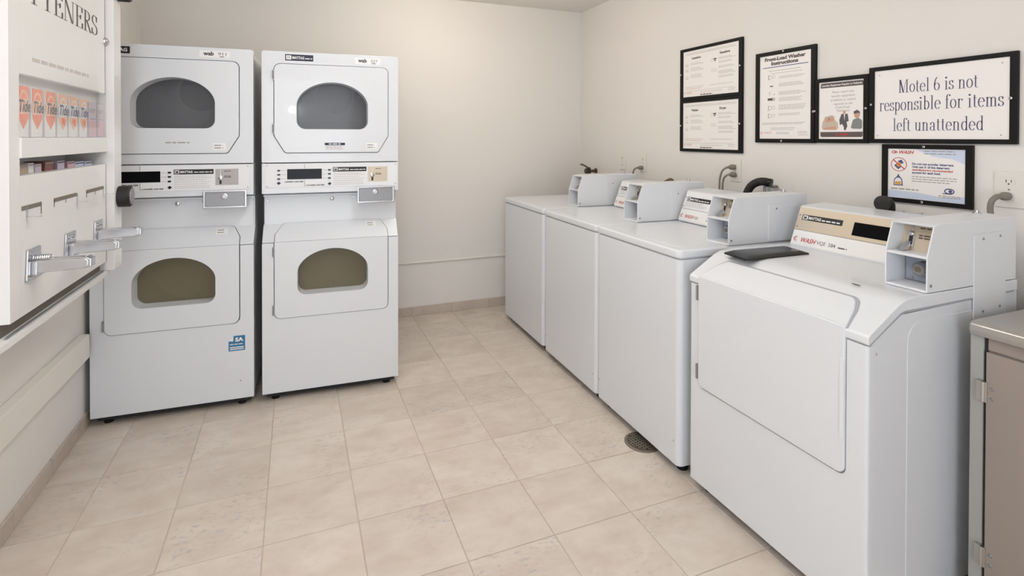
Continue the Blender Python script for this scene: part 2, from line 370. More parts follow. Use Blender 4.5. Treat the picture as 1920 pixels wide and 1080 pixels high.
def serif_line(mb, fr, s, a, b, cap, width, d=.0006):
    W = sum(glyph(c)[1] for c in s); k = width/W; x = 0
    T = lambda p: fr.p(a+p[0]*k, b+p[1]*cap, d)
    for c in s:
        st, adv = glyph(c)
        for q in st:
            if q[0] == 'dot':
                _, cx, cy, r = q; n = 14
                rr = r*cap*.9
                mb.add([fr.p(a+(x+cx)*k+rr*math.cos(2*PI*i/n), b+cy*cap+rr*math.sin(2*PI*i/n), d) for i in range(n)], [tuple(range(n))])
            elif q[0] in ('par', 'hair'):
                wd = q[5] if q[0] == 'par' else TN*1.2
                _, x0, y0, x1, y1 = q[:5]
                mb.add([T((x+x0-wd/2, y0)), T((x+x0+wd/2, y0)), T((x+x1+wd/2, y1)), T((x+x1-wd/2, y1))], [(0, 1, 2, 3)])
            else:
                L = []
                for i, p in enumerate(q):
                    g, h = q[max(i-1, 0)], q[min(i+1, len(q)-1)]
                    tx, ty = h[0]-g[0], h[1]-g[1]; l = math.hypot(tx, ty) or 1; tx /= l; ty /= l
                    wd = TN+(TH-TN)*abs(ty)**1.6
                    L.append((p, -ty*wd/2, tx*wd/2))
                vs = []
                for p, nx, ny in L: vs += [T((x+p[0]+nx, p[1]+ny)), T((x+p[0]-nx, p[1]-ny))]
                mb.add(vs, [(2*i, 2*i+1, 2*i+3, 2*i+2) for i in range(len(L)-1)])
        x += adv
    return mb

# ------------------------------------------------------------------ room shell
XL, XR, YB, YF, ZC = -.92, 2.286, 3.982, -1.65, 2.434
T = .12
mb = MB(); box(mb, XL, XR, YF, YB, -.12, -.003); floor = struct('floor', mb, grout_m)
mb = MB(); box(mb, XL-T, XR+T, YB, YB+T, -.12, ZC+.1); wall_back = struct('wall_back', mb, wall_m)
mb = MB(); box(mb, XR, XR+T, YF, YB, -.12, ZC+.1); wall_right = struct('wall_right', mb, wall_m)
mb = MB(); box(mb, XL-T, XL, YF, YB, -.12, ZC+.1); wall_left = struct('wall_left', mb, wall_m)
mb = MB(); box(mb, XL-T, -.80, YF-T, YF, -.12, ZC+.1); box(mb, .30, XR+T, YF-T, YF, -.12, ZC+.1); box(mb, -.80, .30, YF-T, YF, 2.12, ZC+.1); struct('wall_front', mb, wall_m)
mb = MB(); box(mb, XL, XR, YF, YB, ZC, ZC+.1); struct('ceiling', mb, ceil_m)
# floor tiles, one object each
S, TX, TY = .3095, -.1038, 2.8422
GAP = .0030
shared = {}
def tile_obj(name, x0, x1, y0, y1, parent, m, h=.003):
    key = (name, round(x1-x0, 4), round(y1-y0, 4))
    if key not in shared:
        b_ = MB(); hw, hd = (x1-x0)/2, (y1-y0)/2; box(b_, -hw, hw, -hd, hd, -.004, 0)
        shared[key] = mesh(name, b_, m, .0012, 1)
    o = bpy.data.objects.new(name, shared[key]); COL.objects.link(o); o.parent = parent
    o.location = ((x0+x1)/2, (y0+y1)/2, random.uniform(-.0006, 0)); o['kind'] = 'structure'
    return o
for i in range(-4, 9):
    for j in range(-5, 14):
        x0, x1 = TX+i*S, TX+(i+1)*S; y1, y0 = TY-j*S, TY-(j+1)*S
        x0, x1, y0, y1 = max(x0+GAP/2, XL+.001), min(x1-GAP/2, XR-.001), max(y0+GAP/2, YF), min(y1-GAP/2, YB-.001)
        if x1-x0 > .03 and y1-y0 > .03 and y1 > -.6: tile_obj('tile', x0, x1, y0, y1, floor, tile_m)
# base tiles along the back and the left wall
def base_run(name, along, c, a0, a1, phase):
    b_ = MB()
    if along == 'x': box(b_, a0, a1, c-.006, c, 0, .065)
    else: box(b_, c, c+.006, a0, a1, 0, .065)
    st = struct(name, b_, grout_m)
    a = a0-phase
    while a < a1:
        s0, s1 = max(a, a0), min(a+S-.003, a1)
        if s1-s0 > .01:
            key = (name, round(s1-s0, 4))
            if key not in shared:
                b2 = MB(); h = (s1-s0)/2
                if along == 'x': box(b2, -h, h, -.010, 0, 0, .068)
                else: box(b2, 0, .010, -h, h, 0, .068)
                shared[key] = mesh('tile', b2, base_m, .0015, 1)
            o = bpy.data.objects.new('tile', shared[key]); COL.objects.link(o); o.parent = st; o['kind'] = 'structure'
            o.location = ((s0+s1)/2, c, 0) if along == 'x' else (c, (s0+s1)/2, 0)
        a += S
base_run('baseboard_back', 'x', YB, XL, XR, .11)
base_run('baseboard_left', 'y', XL, YF, YB, .07)
base_run('baseboard_right', 'y', XR, YF, YB, .02)
# chair rail on the back wall, with the slightly proud wainscot under it
mb = MB(); prism(mb, FX, rnd([(YB, .392), (YB-.007, .394), (YB-.011, .402), (YB-.011, .407), (YB-.004, .411), (YB, .411)], 0), XL, XR)
struct('trim_1', mb, trim_m, .0015)
# bumper board on the left wall
mb = MB(); box(mb, XL, -.878, YF, 2.925, .352, .462)
struct('trim_2', mb, trim_m, .006)
# ceiling lights: white pan with a glowing wrap-around diffuser
glow_m = bpy.data.materials.new('lamp_diffuser'); glow_m.use_nodes = True
_b = glow_m.node_tree.nodes['Principled BSDF']; _b.inputs['Emission Color'].default_value = (1, .97, .93, 1); _b.inputs['Emission Strength'].default_value = TUBE
globe_m = glow_m.copy(); globe_m.name = 'globe_glass'
_b = globe_m.node_tree.nodes['Principled BSDF']; _b.inputs['Emission Color'].default_value = (1, .92, .78, 1); _b.inputs['Emission Strength'].default_value = GLOBE
t_ = thing('ceiling_light', 'long ceiling light over the middle of the room', 'light', (.50, 1.75, 0), 0, None, 2.28)
mb = MB(); box(mb, -.17, .17, -.63, .63, 2.395, ZC); obj('housing', mb, white_m, t_, .006)
mb = MB(); box(mb, -.14, .14, -.60, .60, 2.315, 2.395); obj('diffuser', mb, glow_m, t_, .03, 3)
t_ = thing('ceiling_light', 'unseen long ceiling light added to brighten the left side of the room', 'light', (-.45, .45, 0), 0, None, 2.28)  # added fixture, lifts the left floor and the dryer fronts
mb = MB(); box(mb, -.17, .17, -.63, .63, 2.395, ZC); obj('housing', mb, white_m, t_, .006)
mb = MB(); box(mb, -.14, .14, -.60, .60, 2.315, 2.395); obj('diffuser', mb, glow_m, t_, .03, 3)
t_ = thing('ceiling_light', 'small round ceiling globe near the back wall', 'light', (.92, 2.98, 0), 0, None, 2.24)
mb = MB(); lathe(mb, (0, 0, 2.40), (0, 0, 1), [(0, .06), (.01, .075), (ZC-2.40, .075)], 24); obj('housing', mb, white_m, t_)
mb = MB(); lathe(mb, (0, 0, 2.325), (0, 0, 1), [(.08*math.sin(a), .08*math.cos(a)) for a in [-PI/2+PI*k/14 for k in range(15)]], 24); obj('globe', mb, globe_m, t_)
glint_m = glow_m.copy(); glint_m.name = 'glint_lamp_glow'  # added lamp on a post, there for the bright spot on the dryer door
_b = glint_m.node_tree.nodes['Principled BSDF']; _b.inputs['Emission Color'].default_value = (.96, .97, 1, 1); _b.inputs['Emission Strength'].default_value = 150
t_ = thing('added_glint_lamp', 'unseen round lamp added outside the doorway for the highlight on the right dryer', 'lamp', (-.49, -1.92, 0), 0, None, 0)
mb = MB(); lathe(mb, (0, 0, 1.735), (0, 0, 1), [(.042*math.sin(a), .042*math.cos(a)) for a in [-PI/2+PI*k/12 for k in range(13)]], 20); obj('globe', mb, glint_m, t_)
mb = MB(); cyl(mb, (0, 0, 0), (0, 0, 1.69), .02, 12); lathe(mb, (0, 0, 0), (0, 0, 1), [(-.003, .10), (.02, .10), (.025, .03)], 20); obj('post', mb, black_m, t_)

# ------------------------------------------------------------------ stacked dryers
def window_outline(x0, x1, z0, zs, z1, rb, inset=0, n=22):
    x0 += inset; x1 -= inset; z0 += inset; z1 -= inset; cx = (x0+x1)/2; hw = (x1-x0)/2; rb = max(rb-inset*.4, .01)
    pts = arc(x0+rb, z0+rb, rb, rb, 180, 270, 7)+arc(x1-rb, z0+rb, rb, rb, 270, 360, 7)
    for k in range(n+1):
        t = PI*k/n; c, s = math.cos(t), math.sin(t)
        pts.append((cx+hw*math.copysign(abs(c)**(2/1.95), c), zs+(z1-zs)*abs(s)**(2/1.85)))
    return pts
FEETM = dark_m
def dryer_window(door, wo, c, glass, drum_mat, disc_c):
    wi = [(c[0]+(x-c[0])*.992, c[1]+(z-c[1])*.988) for x, z in wo]
    b = MB(); loft(b, F0, wo, .006, wi, -.074); 
    obj('window_rim', b, white_m, door, label='sloping white rim around the dryer window')
    b = MB(); prism(b, F0, wi, -.078, -.074); pane = obj('window_pane', b, glass, door, label='dark glass of the dryer window')
def make_dryer(name, label, loc, rz, upper_no, badge_mat, W):
    t = thing(name, label, 'dryer', loc, rz, 'stacked laundry dryers')
    D = .70
    b = MB(); [(box(b, x_, x_+.009, y_, D, z0_, z1_)) for x_ in (.003, W-.012) for y_, z0_, z1_ in ((.03, .045, .82), (.085, .82, 1.075), (.03, 1.075, 1.765))]; box(b, .003, W-.003, .03, D, 1.757, 1.767)
    box(b, .003, W-.003, D-.01, D, .045, 1.765); box(b, .003, W-.003, .03, D, .045, .055); box(b, .003, W-.003, .05, D, 1.05, 1.06)
    obj('cabinet', b, white_m, t, .002)
    for x in (.06, W-.06):
        for y in (.05, D-.06):
            b = MB(); lathe(b, (x, y, 0), (0,0,1), [(0, .02), (.012, .02), (.014, .009), (.05, .009)], 14); obj('foot', b, black_m, t)
    # window outlines
    wu = window_outline(.168, .525, 1.404, 1.530, 1.650, .042); cu = (.3465, 1.52)
    wl = window_outline(.170, .525, .542, .662, .775, .042); cl = (.3475, .655)
    # drums behind the windows
    for c, wz, dm, dz in ((cu, wu, drum_m, 1.615), (cl, wl, olive_m, .76)):
        b = MB(); ring(b, F0, [(.015, c[1]-.24), (W-.015, c[1]-.24), (W-.015, c[1]+.225), (.015, c[1]+.225)], wz, -.086, -.081, c)
        obj('bulkhead', b, dm, t)
        b = MB(); cyl(b, (.345, .087, c[1]), (.345, .50, c[1]), .232, 40, cap=False); disc(b, F0, .345, c[1], .232, -.505, -.50, 40)
        dr = obj('drum', b, dm, t)
        if dm is drum_m:
            b = MB(); disc(b, F0, .365, dz, .105, -.500, -.494, 32); obj('drum_vent', b, disc_m, dr, label='round darker plate on the back of the drum')
        b = MB()
        for k in range(3):
            a = 2*PI*k/3+.5; prism(b, Frame((.345, 0, c[1]), (math.cos(a), 0, math.sin(a)), (-math.sin(a), 0, math.cos(a)), (0, -1, 0)), [(.231, -.03), (.175, -.012), (.175, .012), (.231, .03)], -.48, -.12)
        obj('drum_fin', b, dm, dr, kind='stuff')
    # upper unit
    do = [(.060, 1.738), (.632, 1.738), (.632, 1.368), (.580, 1.281), (.112, 1.281), (.060, 1.368)]
    hole = rnd([(.0575, 1.7405), (.6345, 1.7405), (.6345, 1.367), (.5815, 1.2785), (.1105, 1.2785), (.0575, 1.367)], [.032, .032, .012, .02, .02, .012])
    b = MB(); ring(b, F0, rnd([(0, 1.230), (W, 1.230), (W, 1.803), (0, 1.803)], [.003, .003, .012, .012]), hole, -.034, 0, cu)
    obj('upper_front_panel', b, white_m, t, .003)
    b = MB(); box(b, .004, W-.004, .006, .40, 1.767, 1.785) ; obj('top_cap', b, white_m, t, .003)
    b = MB(); slab(b, F0, .03, W-.03, 1.25, 1.76, -.036, -.034)
    # the gap behind the door edge
    b = MB(); ring(b, F0, [(.04, 1.755), (.65, 1.755), (.65, 1.262), (.04, 1.262)], rnd([(.09, 1.71), (.60, 1.71), (.60, 1.31), (.09, 1.31)], .02), -.033, -.022, cu); obj('door_seal', b, dark_m, t)
    b = MB(); ring(b, F0, rnd(do, [.030, .030, .012, .02, .02, .012]), wu, -.020, .006, cu)
    door = obj('upper_door', b, white_m, t, .002)
    dryer_window(door, wu, cu, glass_m, drum_m, None)
    for z in (1.68, 1.405):
        b = MB(); box(b, .052, .0605, -.008, .0, z-.027, z+.027); cyl(b, (.055, -.008, z-.02), (.055, -.008, z+.02), .0035, 8); obj('hinge', b, grey_m, door)
    b = MB(); slab(b, F0, .516, .574, 1.297, 1.331, .006, .0068); s_ = obj('door_sticker', b, sticker_m, door, label='small white sticker with grey lettering')
    b = MB(); rules(b, F0, .522, .568, (1.304, 1.317), .006, .0072, .2, 5); obj('lettering', b, greyink_m, door)
    # name strip and number plate at the top
    if upper_no == '327':
        a0, a1 = .112, .249
    else: a0, a1 = .032, .167
    if upper_no == '327':
        b = MB(); slab(b, F0, a0-.003, a1+.003, 1.752, 1.793, 0, .0008); obj('badge_border', b, sticker_m, t)
    b = MB(); slab(b, F0, a0, a1, 1.756, 1.789, 0, .0014); bd = obj('brand_badge', b, badge_mat, t, label='dark name badge with white lettering')
    b = MB(); slab(b, F0, a0+.005, a0+.030, 1.762, 1.783, .0014, .0017); obj('badge_mark', b, sticker_m, bd)
    b = MB(); put_text(b, F0, 'M', a0+.0175, 1.766, .018, .0020, 'CENTER'); obj('badge_mark_letter', b, badge_mat, bd)
    b = MB()
    if upper_no == '911': put_text(b, F0, 'MAYTAG', a0+.034, 1.7650, .0225, .0018, width=.090, bold=.0008)
    else: put_text(b, F0, 'MAYTAG', a0+.034, 1.7655, .0195, .0018, width=.058, bold=.0006); rules(b, F0, a0+.097, a1-.006, (1.767,), .005, .0018, 0, 3)
    obj('badge_lettering', b, sticker_m, bd)
    b = MB(); prism(b, F0, rnd([(.457, 1.753), (.592, 1.753), (.592, 1.788), (.457, 1.788)], .008 if upper_no == '327' else .001), 0, .0010); npl = obj('number_plate', b, sticker_m, t, label='white plate with a machine number')
    b = MB(); put_text(b, F0, 'wab', .476, 1.7645, .0265, .0015, width=.046, bold=.0009); obj('plate_lettering', b, blackink_m, npl)
    b = MB(); put_text(b, F0, upper_no, .539, 1.7655, .021, .0015, width=.036); rules(b, F0, .546, .570, (1.7575,), .0035, .0015, 0, 2); obj('plate_number', b, brownink_m, npl)
    if upper_no == '327':
        b = MB(); slab(b, F0, .305, .407, 1.319, 1.332, .006, .0068); st = obj('caution_label', b, navy_m, door)
        b = MB(); rules(b, F0, .325, .385, (1.323,), .005, .0074, 0, 7); obj('lettering', b, sticker_m, door)
        b = MB(); rules(b, F0, .31, .40, (1.311, 1.304, 1.297), .0035, .0068, .15, 8); obj('lettering', b, lightink_m, door)
    else:
        b = MB(); rules(b, F0, .313, .415, (1.331,), .006, .0068, 0, 9); obj('lettering', b, greyink_m, door)
    # control band, plate, display
    b = MB(); prism(b, F0, [(0, 1.070), (W, 1.070), (W, 1.226), (0, 1.226)], -.085, 0); obj('control_band', b, white_m, t, .004)
    b = MB(); slab(b, F0, .016, .682, 1.100, 1.222, 0, .002); cp = obj('control_plate', b, plate_m, t, .0006)
    b = MB(); slab(b, F0, .121, .290, 1.143, 1.196, .002, .0032); obj('display', b, display_m, cp, .0005, label='dark display window')
    for x, zz in ((.081, (1.189, 1.168, 1.146)), (.328, (1.189, 1.168, 1.146))):
        for z in zz:
            b = MB(); slab(b, F0, x-.007, x+.007, z-.004, z+.004, .002, .0045); obj('button', b, black_m, cp, .0008)
            b = MB(); rules(b, F0, x-.034 if x > .2 else x+.011, x-.012 if x > .2 else x+.033, (z-.001,), .002, .0026, 0, 4); obj('lettering', b, greyink_m, cp)
    for x, z in ((.081, 1.125), (.329, 1.117)):
        b = MB(); prism(b, F0, [(x-.010, z), (x-.004, z+.004), (x, z+.008), (x+.004, z+.004), (x+.010, z), (x, z-.009)], .002, .004); obj('arrow_button', b, navy_m if upper_no == '327' else black_m, cp)
    b = MB(); put_text(b, F0, 'UPPER DRYER', .108, 1.127, .0095, .0026, shear=.25, width=.09, bold=.0003); obj('lettering', b, blackink_m, cp); b = MB()
    put_text(b, F0, 'LOWER DRYER', .212, 1.107, .0095, .0026, shear=.25, width=.09, bold=.0003); obj('lettering', b, blackink_m, cp)
    for z_ in ((1.104, 1.140), (1.198, 1.222)):
        b = MB(); slab(b, F0, .2045, .2060, z_[0], z_[1], .002, .0026); obj('divider_line', b, blackink_m, cp)
    b = MB(); slab(b, F0, .346, .518, 1.179, 1.203, .002, .0030); sb = obj('brand_strip', b, blackink_m, cp)
    b = MB(); put_text(b, F0, 'M', .360, 1.1845, .0165, .0038, 'CENTER', bold=.0008); obj('brand_mark', b, blackink_m, cp)
    b = MB(); slab(b, F0, .350, .370, 1.1825, 1.1995, .0030, .0032); put_text(b, F0, 'MAYTAG', .374, 1.1855, .0155, .0034, width=.052, bold=.0005); rules(b, F0, .433, .512, (1.187,), .004, .0034, 0, 11); obj('lettering', b, sticker_m, cp)
    b = MB(); rules(b, F0, .349, .515, (1.168, 1.160, 1.150, 1.140, 1.130, 1.120, 1.111), .0026, .0026, .35, 12); obj('lettering', b, lightink_m, cp)
    b = MB(); slab(b, F0, .526, .629, 1.123, 1.203, .002, .0034); k = obj('coin_plate', b, beige_m if upper_no == '327' else greyplate_m, cp, .0008, label='beige plate with the coin slot')
    b = MB(); lathe(b, F0.p(.549, 1.158, .003), (0,-1,0), [(0, .012), (.004, .012), (.006, .006)], 16); prism(b, F0, [(.546, 1.158), (.552, 1.158), (.556, 1.130), (.542, 1.130)], .003, .006); slab(b, F0, .5475, .5505, 1.168, 1.20, .0034, .0045)
    obj('coin_slot', b, chrome_m, cp)
    b = MB(); slab(b, F0, .544, .554, 1.128, 1.148, .006, .0066); obj('coin_slot_opening', b, blackink_m, cp); b = MB(); rules(b, F0, .566, .598, (1.190, 1.166, 1.160), .003, .0040, .2, 3); obj('lettering', b, blackink_m, cp)
    for x, z in ((.026, 1.214), (.026, 1.108), (.672, 1.214), (.672, 1.108)):
        b = MB(); disc(b, F0, x, z, .003, .002, .0032, 10); obj('screw', b, grey_m, cp)
    # recessed neck with the coin vault
    b = MB(); slab(b, F0, .004, W-.008, .880, 1.075, -.20, -.078); nk = obj('neck_panel', b, white_m, t, .006)
    for x, z, r in ((.343, 1.028, .011), (.455, 1.034, .005), (.022, 1.03, .005), (.675, 1.05, .005)):
        b = MB(); lathe(b, F0.p(x, z, -.079), (0,-1,0), [(0, r), (.003, r), (.005, r*.6)], 14); obj('screw', b, chrome_m, nk)
    b = MB(); fo = [(.471, 1.008), (.667, 1.008), (.667, 1.095), (.471, 1.095)]; fi = [(.480, 1.017), (.657, 1.017), (.657, 1.088), (.480, 1.088)]
    ring(b, F0, fo, fi, -.080, .012, (.569, 1.052)); v = obj('coin_vault', b, chrome_m, t, .002, label='chrome framed coin vault')
    b = MB(); slab(b, F0, .479, .658, 1.016, 1.089, -.06, .002); obj('vault_door', b, grey_m, v, .001)
    b = MB(); lathe(b, F0.p(.566, 1.066, .002), (0,-1,0), [(0, .016), (.006, .015), (.007, .010), (.010, .009)], 20); slab(b, F0, .562, .570, 1.065, 1.067, .012, .0125); obj('lock', b, chrome_m, v)
    # lower unit
    lo = [(0, .042), (W, .042), (W, .817), (.634, .817)]
    r_ = .03
    notch = [(.634, .455)]+arc(.604, .455, .030, .030, 0, -90, 6)+arc(.087, .455, .030, .030, 270, 180, 6)+[(.057, .817)]
    b = MB(); prism(b, F0, lo+notch+[(0, .817)], -.03, 0); obj('lower_front_panel', b, white_m, t, .004)
    b = MB(); ring(b, F0, [(.04, .41), (.65, .41), (.65, .82), (.04, .82)], rnd([(.10, .47), (.59, .47), (.59, .79), (.10, .79)], .02), -.033, -.024, cl); obj('door_seal', b, dark_m, t)
    Fs = Frame((0, 0, .822), (1, 0, 0), (0, .0765, .084)/Vector((0, .0765, .084)).length, (0, -.084, .0765)/Vector((0, .0765, .084)).length) if False else None
    e = Vector((0, .0765, .084)).normalized(); n = Vector((0, -.084, .0765)).normalized()
    Fs = Frame((0, 0, .8195), (1, 0, 0), e, n); Ls = .1136
    b = MB(); prism(b, FX, [(0, .8195), (.0765, .9035), (.20, .9035), (.20, .8195)], .001, W-.001)
    obj('shoulder', b, white_m, t, .004)
    b = MB(); ring(b, F0, [(.060, .8205)]+arc(.090, .458, .030, .030, 180, 270, 6)+arc(.601, .458, .030, .030, 270, 360, 6)+[(.631, .8205)], wl, -.02, .005, cl)
    prism(b, Fs, rnd([(.060, 0), (.631, 0), (.630, .045), (.598, Ls), (.100, Ls), (.061, .045)], [0, 0, .03, .03, .03, .03]), -.01, .005)
    door = obj('lower_door', b, white_m, t)
    b = MB(); prism(b, Fs, rnd([(.057, .002), (.634, .002), (.633, .047), (.600, Ls+.003), (.098, Ls+.003), (.058, .047)], [0, 0, .03, .03, .03, .03]), -.002, .0008); obj('door_gap', b, dark_m, door)
    dryer_window(door, wl, cl, glass2_m, olive_m, None)
    for z in (.772, .472):
        b = MB(); box(b, .050, .0605, -.007, .0, z-.025, z+.025); cyl(b, (.054, -.007, z-.02), (.054, -.007, z+.02), .0035, 8); obj('hinge', b, grey_m, door)
    b = MB(); slab(b, Fs, .520, .573, .065, .100, .005, .0058); obj('door_sticker', b, sticker_m, door, label='small white sticker with grey lettering')
    b = MB(); rules(b, Fs, .525, .568, (.072, .086), .006, .0062, .2, 5); obj('lettering', b, greyink_m, door)
    b = MB(); box(b, .02, W-.02, .03, D-.02, .016, .06); obj('base', b, dark_m, t)  # dark block set low to stand for the shade under the dryer
    return t
ADR = math.atan(-.04583)
d2 = make_dryer('clothes_dryer', 'right stacked dryer with number 327 on its plate, beside the bare back wall', (-.162, 2.9413, 0), ADR, '327', navy_m, .6888)
d1 = make_dryer('clothes_dryer', 'left stacked dryer with number 911 and a blue sticker, beside the white dispenser', (-.8961, 2.9750, 0), ADR, '911', blackink_m, .698)
b = MB(); prism(b, F0, [(.582, .287), (.657, .287), (.657, .362), (.604, .362), (.582, .338)], 0, .001); stk = obj('service_sticker', b, bluestk_m, d1, label='blue service sticker with one peeled corner')
b = MB(); put_text(b, F0, 'SA', .612, .334, .026, .0016, width=.038, bold=.0012); slab(b, F0, .588, .651, .302, .307, .001, .0014); slab(b, F0, .588, .651, .293, .2975, .001, .0014); rules(b, F0, .588, .651, (.318,), .004, .0014, .1, 3)
prism(b, F0, [(.582, .338), (.604, .362), (.603, .336)], .001, .003); obj('lettering', b, sticker_m, stk)
b = MB(); disc(b, F0, .636, .133, .004, 0, .0006, 8, .002); obj('chip', b, blackink_m, d1)

# ------------------------------------------------------------------ washers
def console(t, x0, x1, front_load, code):
    yb0, z0, yt, zt = .492, .921, .552, 1.073
    b = MB(); prism(b, FX, [(yb0, .915), (yb0, z0), (yt, zt), (yt+.01, zt+.006), (.69, zt+.012), (.69, .915)], x0, x1); co = obj('console', b, white_m, t, .003)
    e = Vector((0, yt-yb0, zt-z0)); H = e.length; e.normalize(); n = Vector((0, -e.z, e.y)); Fc = Frame((0, yb0, z0), (1,0,0), e, n)
    m = .063
    b = MB(); slab(b, Fc, x0+.004, x1, m+.003, H-.002, 0, .0015); pl = obj('control_plate', b, beige_m if front_load else plate_m, co, .0004)
    b = MB(); slab(b, Fc, x0+.003, x1, .003, m, 0, .0012); ls = obj('label_strip', b, sticker_m, co, label='white strip with red and black lettering')
    b = MB(); slab(b, Fc, x0+.002, x1, m, m+.003, 0, .0008); obj('seam', b, greyink_m, co)
    b = MB(); slab(b, Fc, x0+.024, x0+.198, .108, .131, .0015, .0022); obj('brand_strip', b, blackink_m, co)
    b = MB(); put_text(b, Fc, 'M', x0+.039, .1130, .0165, .0030, 'CENTER', bold=.0008); obj('brand_mark', b, blackink_m, co)
    b = MB(); slab(b, Fc, x0+.028, x0+.050, .111, .128, .0022, .0025); put_text(b, Fc, 'MAYTAG', x0+.054, .1135, .0165, .0027, width=.054, bold=.0005); rules(b, Fc, x0+.113, x0+.190, (.114,), .005, .0027, 0, 4); obj('lettering', b, sticker_m, co)
    b = MB(); rules(b, Fc, x0+.024, x0+.19, (.100, .093, .086, .079), .0026, .0020, .3, 5); obj('lettering', b, lightink_m, co)
    for a, c in ((x0+.012, .128), (x0+.012, .078)):
        b = MB(); disc(b, Fc, a, c, .0035, .0015, .003, 10); obj('screw', b, grey_m, co)
    if front_load:
        b = MB(); slab(b, Fc, x0+.243, x1, .080, .131, .0015, .0032); obj('display', b, display_m, co, .0005, label='black display window')
    b = MB(); put_text(b, Fc, 'WASH', x0+.042, .016, .027, .0018, shear=.35, width=.066, bold=.0004)
    for r in (.013, .008): 
        for k in range(9):
            t0, t1 = math.radians(70+k*24), math.radians(94+k*24)
            q = [(x0+.024+r*math.cos(a)*.95, .026+r*.8*math.sin(a)) for a in (t0, t1)]+[(x0+.024+(r-.0026)*math.cos(a)*.95, .026+(r-.0026)*.8*math.sin(a)) for a in (t1, t0)]
            b.add([Fc.p(*p, .0018) for p in q], [(0, 1, 2, 3)])
    obj('lettering', b, redink_m, ls)
    b = MB(); put_text(b, Fc, code, x0+.116, .018, .021, .0018, width=.078 if ' 5' in code else .03); rules(b, Fc, x0+.205, x0+.24, (.019,), .005, .0018, 0, 6); obj('lettering', b, brownink_m, ls)
def meter_case(t, x0, x1, plate_low, zt):
    k = .004
    pr = [(.246, zt+.002), (.247, 1.022), (.277, 1.108), (.300, 1.113), (.687, 1.116), (.687, zt+.002)]
    b = MB(); prism(b, FX, pr, x0, x0+k); prism(b, FX, pr, x1-k, x1)
    prism(b, FX, [(.277, 1.108), (.300, 1.113), (.687, 1.116), (.687, 1.111), (.300, 1.108), (.281, 1.103)], x0+k, x1-k)
    box(b, x0+k, x1-k, .345, .687, zt+.002, 1.110)
    prism(b, FX, [(.248, 1.022), (.249, 1.014), (.346, 1.014), (.346, 1.020)], x0+k, x1-k)
    prism(b, FX, [(.246, zt+.001), (.246, zt+.008), (.346, zt+.008), (.346, zt+.001)], x0+k, x1-k)
    mc = obj('coin_meter_case', b, white2_m, t, .0012, 1, label='white box holding the coin slot, open at the front')
    b = MB(); prism(b, FX, [(.312, 1.020), (.335, 1.108), (.346, 1.108), (.346, 1.020)], x0+k, x1-k); cpn = obj('coin_plate', b, beige_m, mc, label='beige coin plate set back in the case')
    Fp = Frame((x0, .312, 1.020), (1,0,0), Vector((0, .023, .088)).normalized(), Vector((0, -.088, .023)).normalized())
    b = MB(); slab(b, Fp, .022, .040, .012, .055, 0, .004); slab(b, Fp, .029, .033, .055, .088, 0, .003); lathe(b, Fp.p(.031, .052, .003), Fp.n, [(0, .009), (.006, .008), (.009, .004)], 12); prism(b, FX, [(.275, 1.023), (.300, 1.023), (.318, 1.045), (.314, 1.048)], x0+.020, x0+.034); obj('coin_slot', b, chrome_m, mc)
    b = MB(); slab(b, Fp, .026, .036, .018, .045, .004, .0048); obj('coin_slot_opening', b, blackink_m, mc)
    b = MB(); rules(b, Fp, .050, .086, (.070, .048, .040), .004, .0008, .2, 9); obj('lettering', b, brownink_m, mc)
    b = MB(); box(b, x0+k+.002, x1-k-.001, .336, .345, zt+.010, 1.012); obj('vault_door', b, recess_m, mc, .001)
    b = MB(); lathe(b, (x0+.064, .338, zt+.054), (0,-1,0), [(0, .031), (.010, .030), (.012, .023), (.036, .022), (.043, .016), (.044, .004)], 28); lk = obj('lock', b, lockmetal_m, mc, label='round chrome lock')
    b = MB(); lathe(b, (x0+.064, .2945, zt+.054), (0,-1,0), [(0, .008), (.0015, .008)], 14); box(b, x0+.062, x0+.066, .292, .2935, zt+.049, zt+.059); obj('keyway', b, drain_m, lk)
    b = MB(); disc(b, Frame((0, .335, 0), (1,0,0), (0,0,1), (0,-1,0)), x0+.024, zt+.018, .005, 0, .003, 12); obj('screw', b, chrome_m, mc)
    # bracket plate with screws on the near side
    b = MB(); lo = .816 if plate_low else zt+.006
    pts = [(.461, lo), (.625, lo), (.625, 1.074), (.461, 1.074)]
    prism(b, FX, rnd(pts, .004, 2), x1, x1+.004); br = obj('bracket_plate', b, white2_m, mc, .0008, 1)
    sc = [(.505, 1.058)]+([(.592, 1.062)] if plate_low else [])+([(.505, .838), (.592, .845)] if plate_low else [])
    for y, z in sc:
        b = MB(); lathe(b, (x1+.004, y, z), (1,0,0), [(0, .004), (.002, .0035)], 10); obj('screw', b, grey_m, br)
    b = MB(); lathe(b, (x1, .262, zt+.022), (1,0,0), [(0, .005), (.002, .004)], 10); obj('screw', b, grey_m, mc)
    b = MB(); lathe(b, ((x0+x1)/2-.03, .655, 1.115), (0,0,1), [(0, .013), (.003, .013), (.004, .007), (.012, .006)], 14); obj('lock_stud', b, chrome_m, mc)
def feet(t, W, D, zb):
    for x in (.05, W-.05):
        for y in (.06, D-.05):
            b = MB(); lathe(b, (x, y, 0), (0,0,1), [(0, .022), (.014, .022), (.016, .010), (zb+.01, .010)], 14); obj('foot', b, black_m, t)
    b = MB(); box(b, .02, W-.02, .035, D-.02, zb-.008, zb+.02); obj('base', b, dark_m, t)
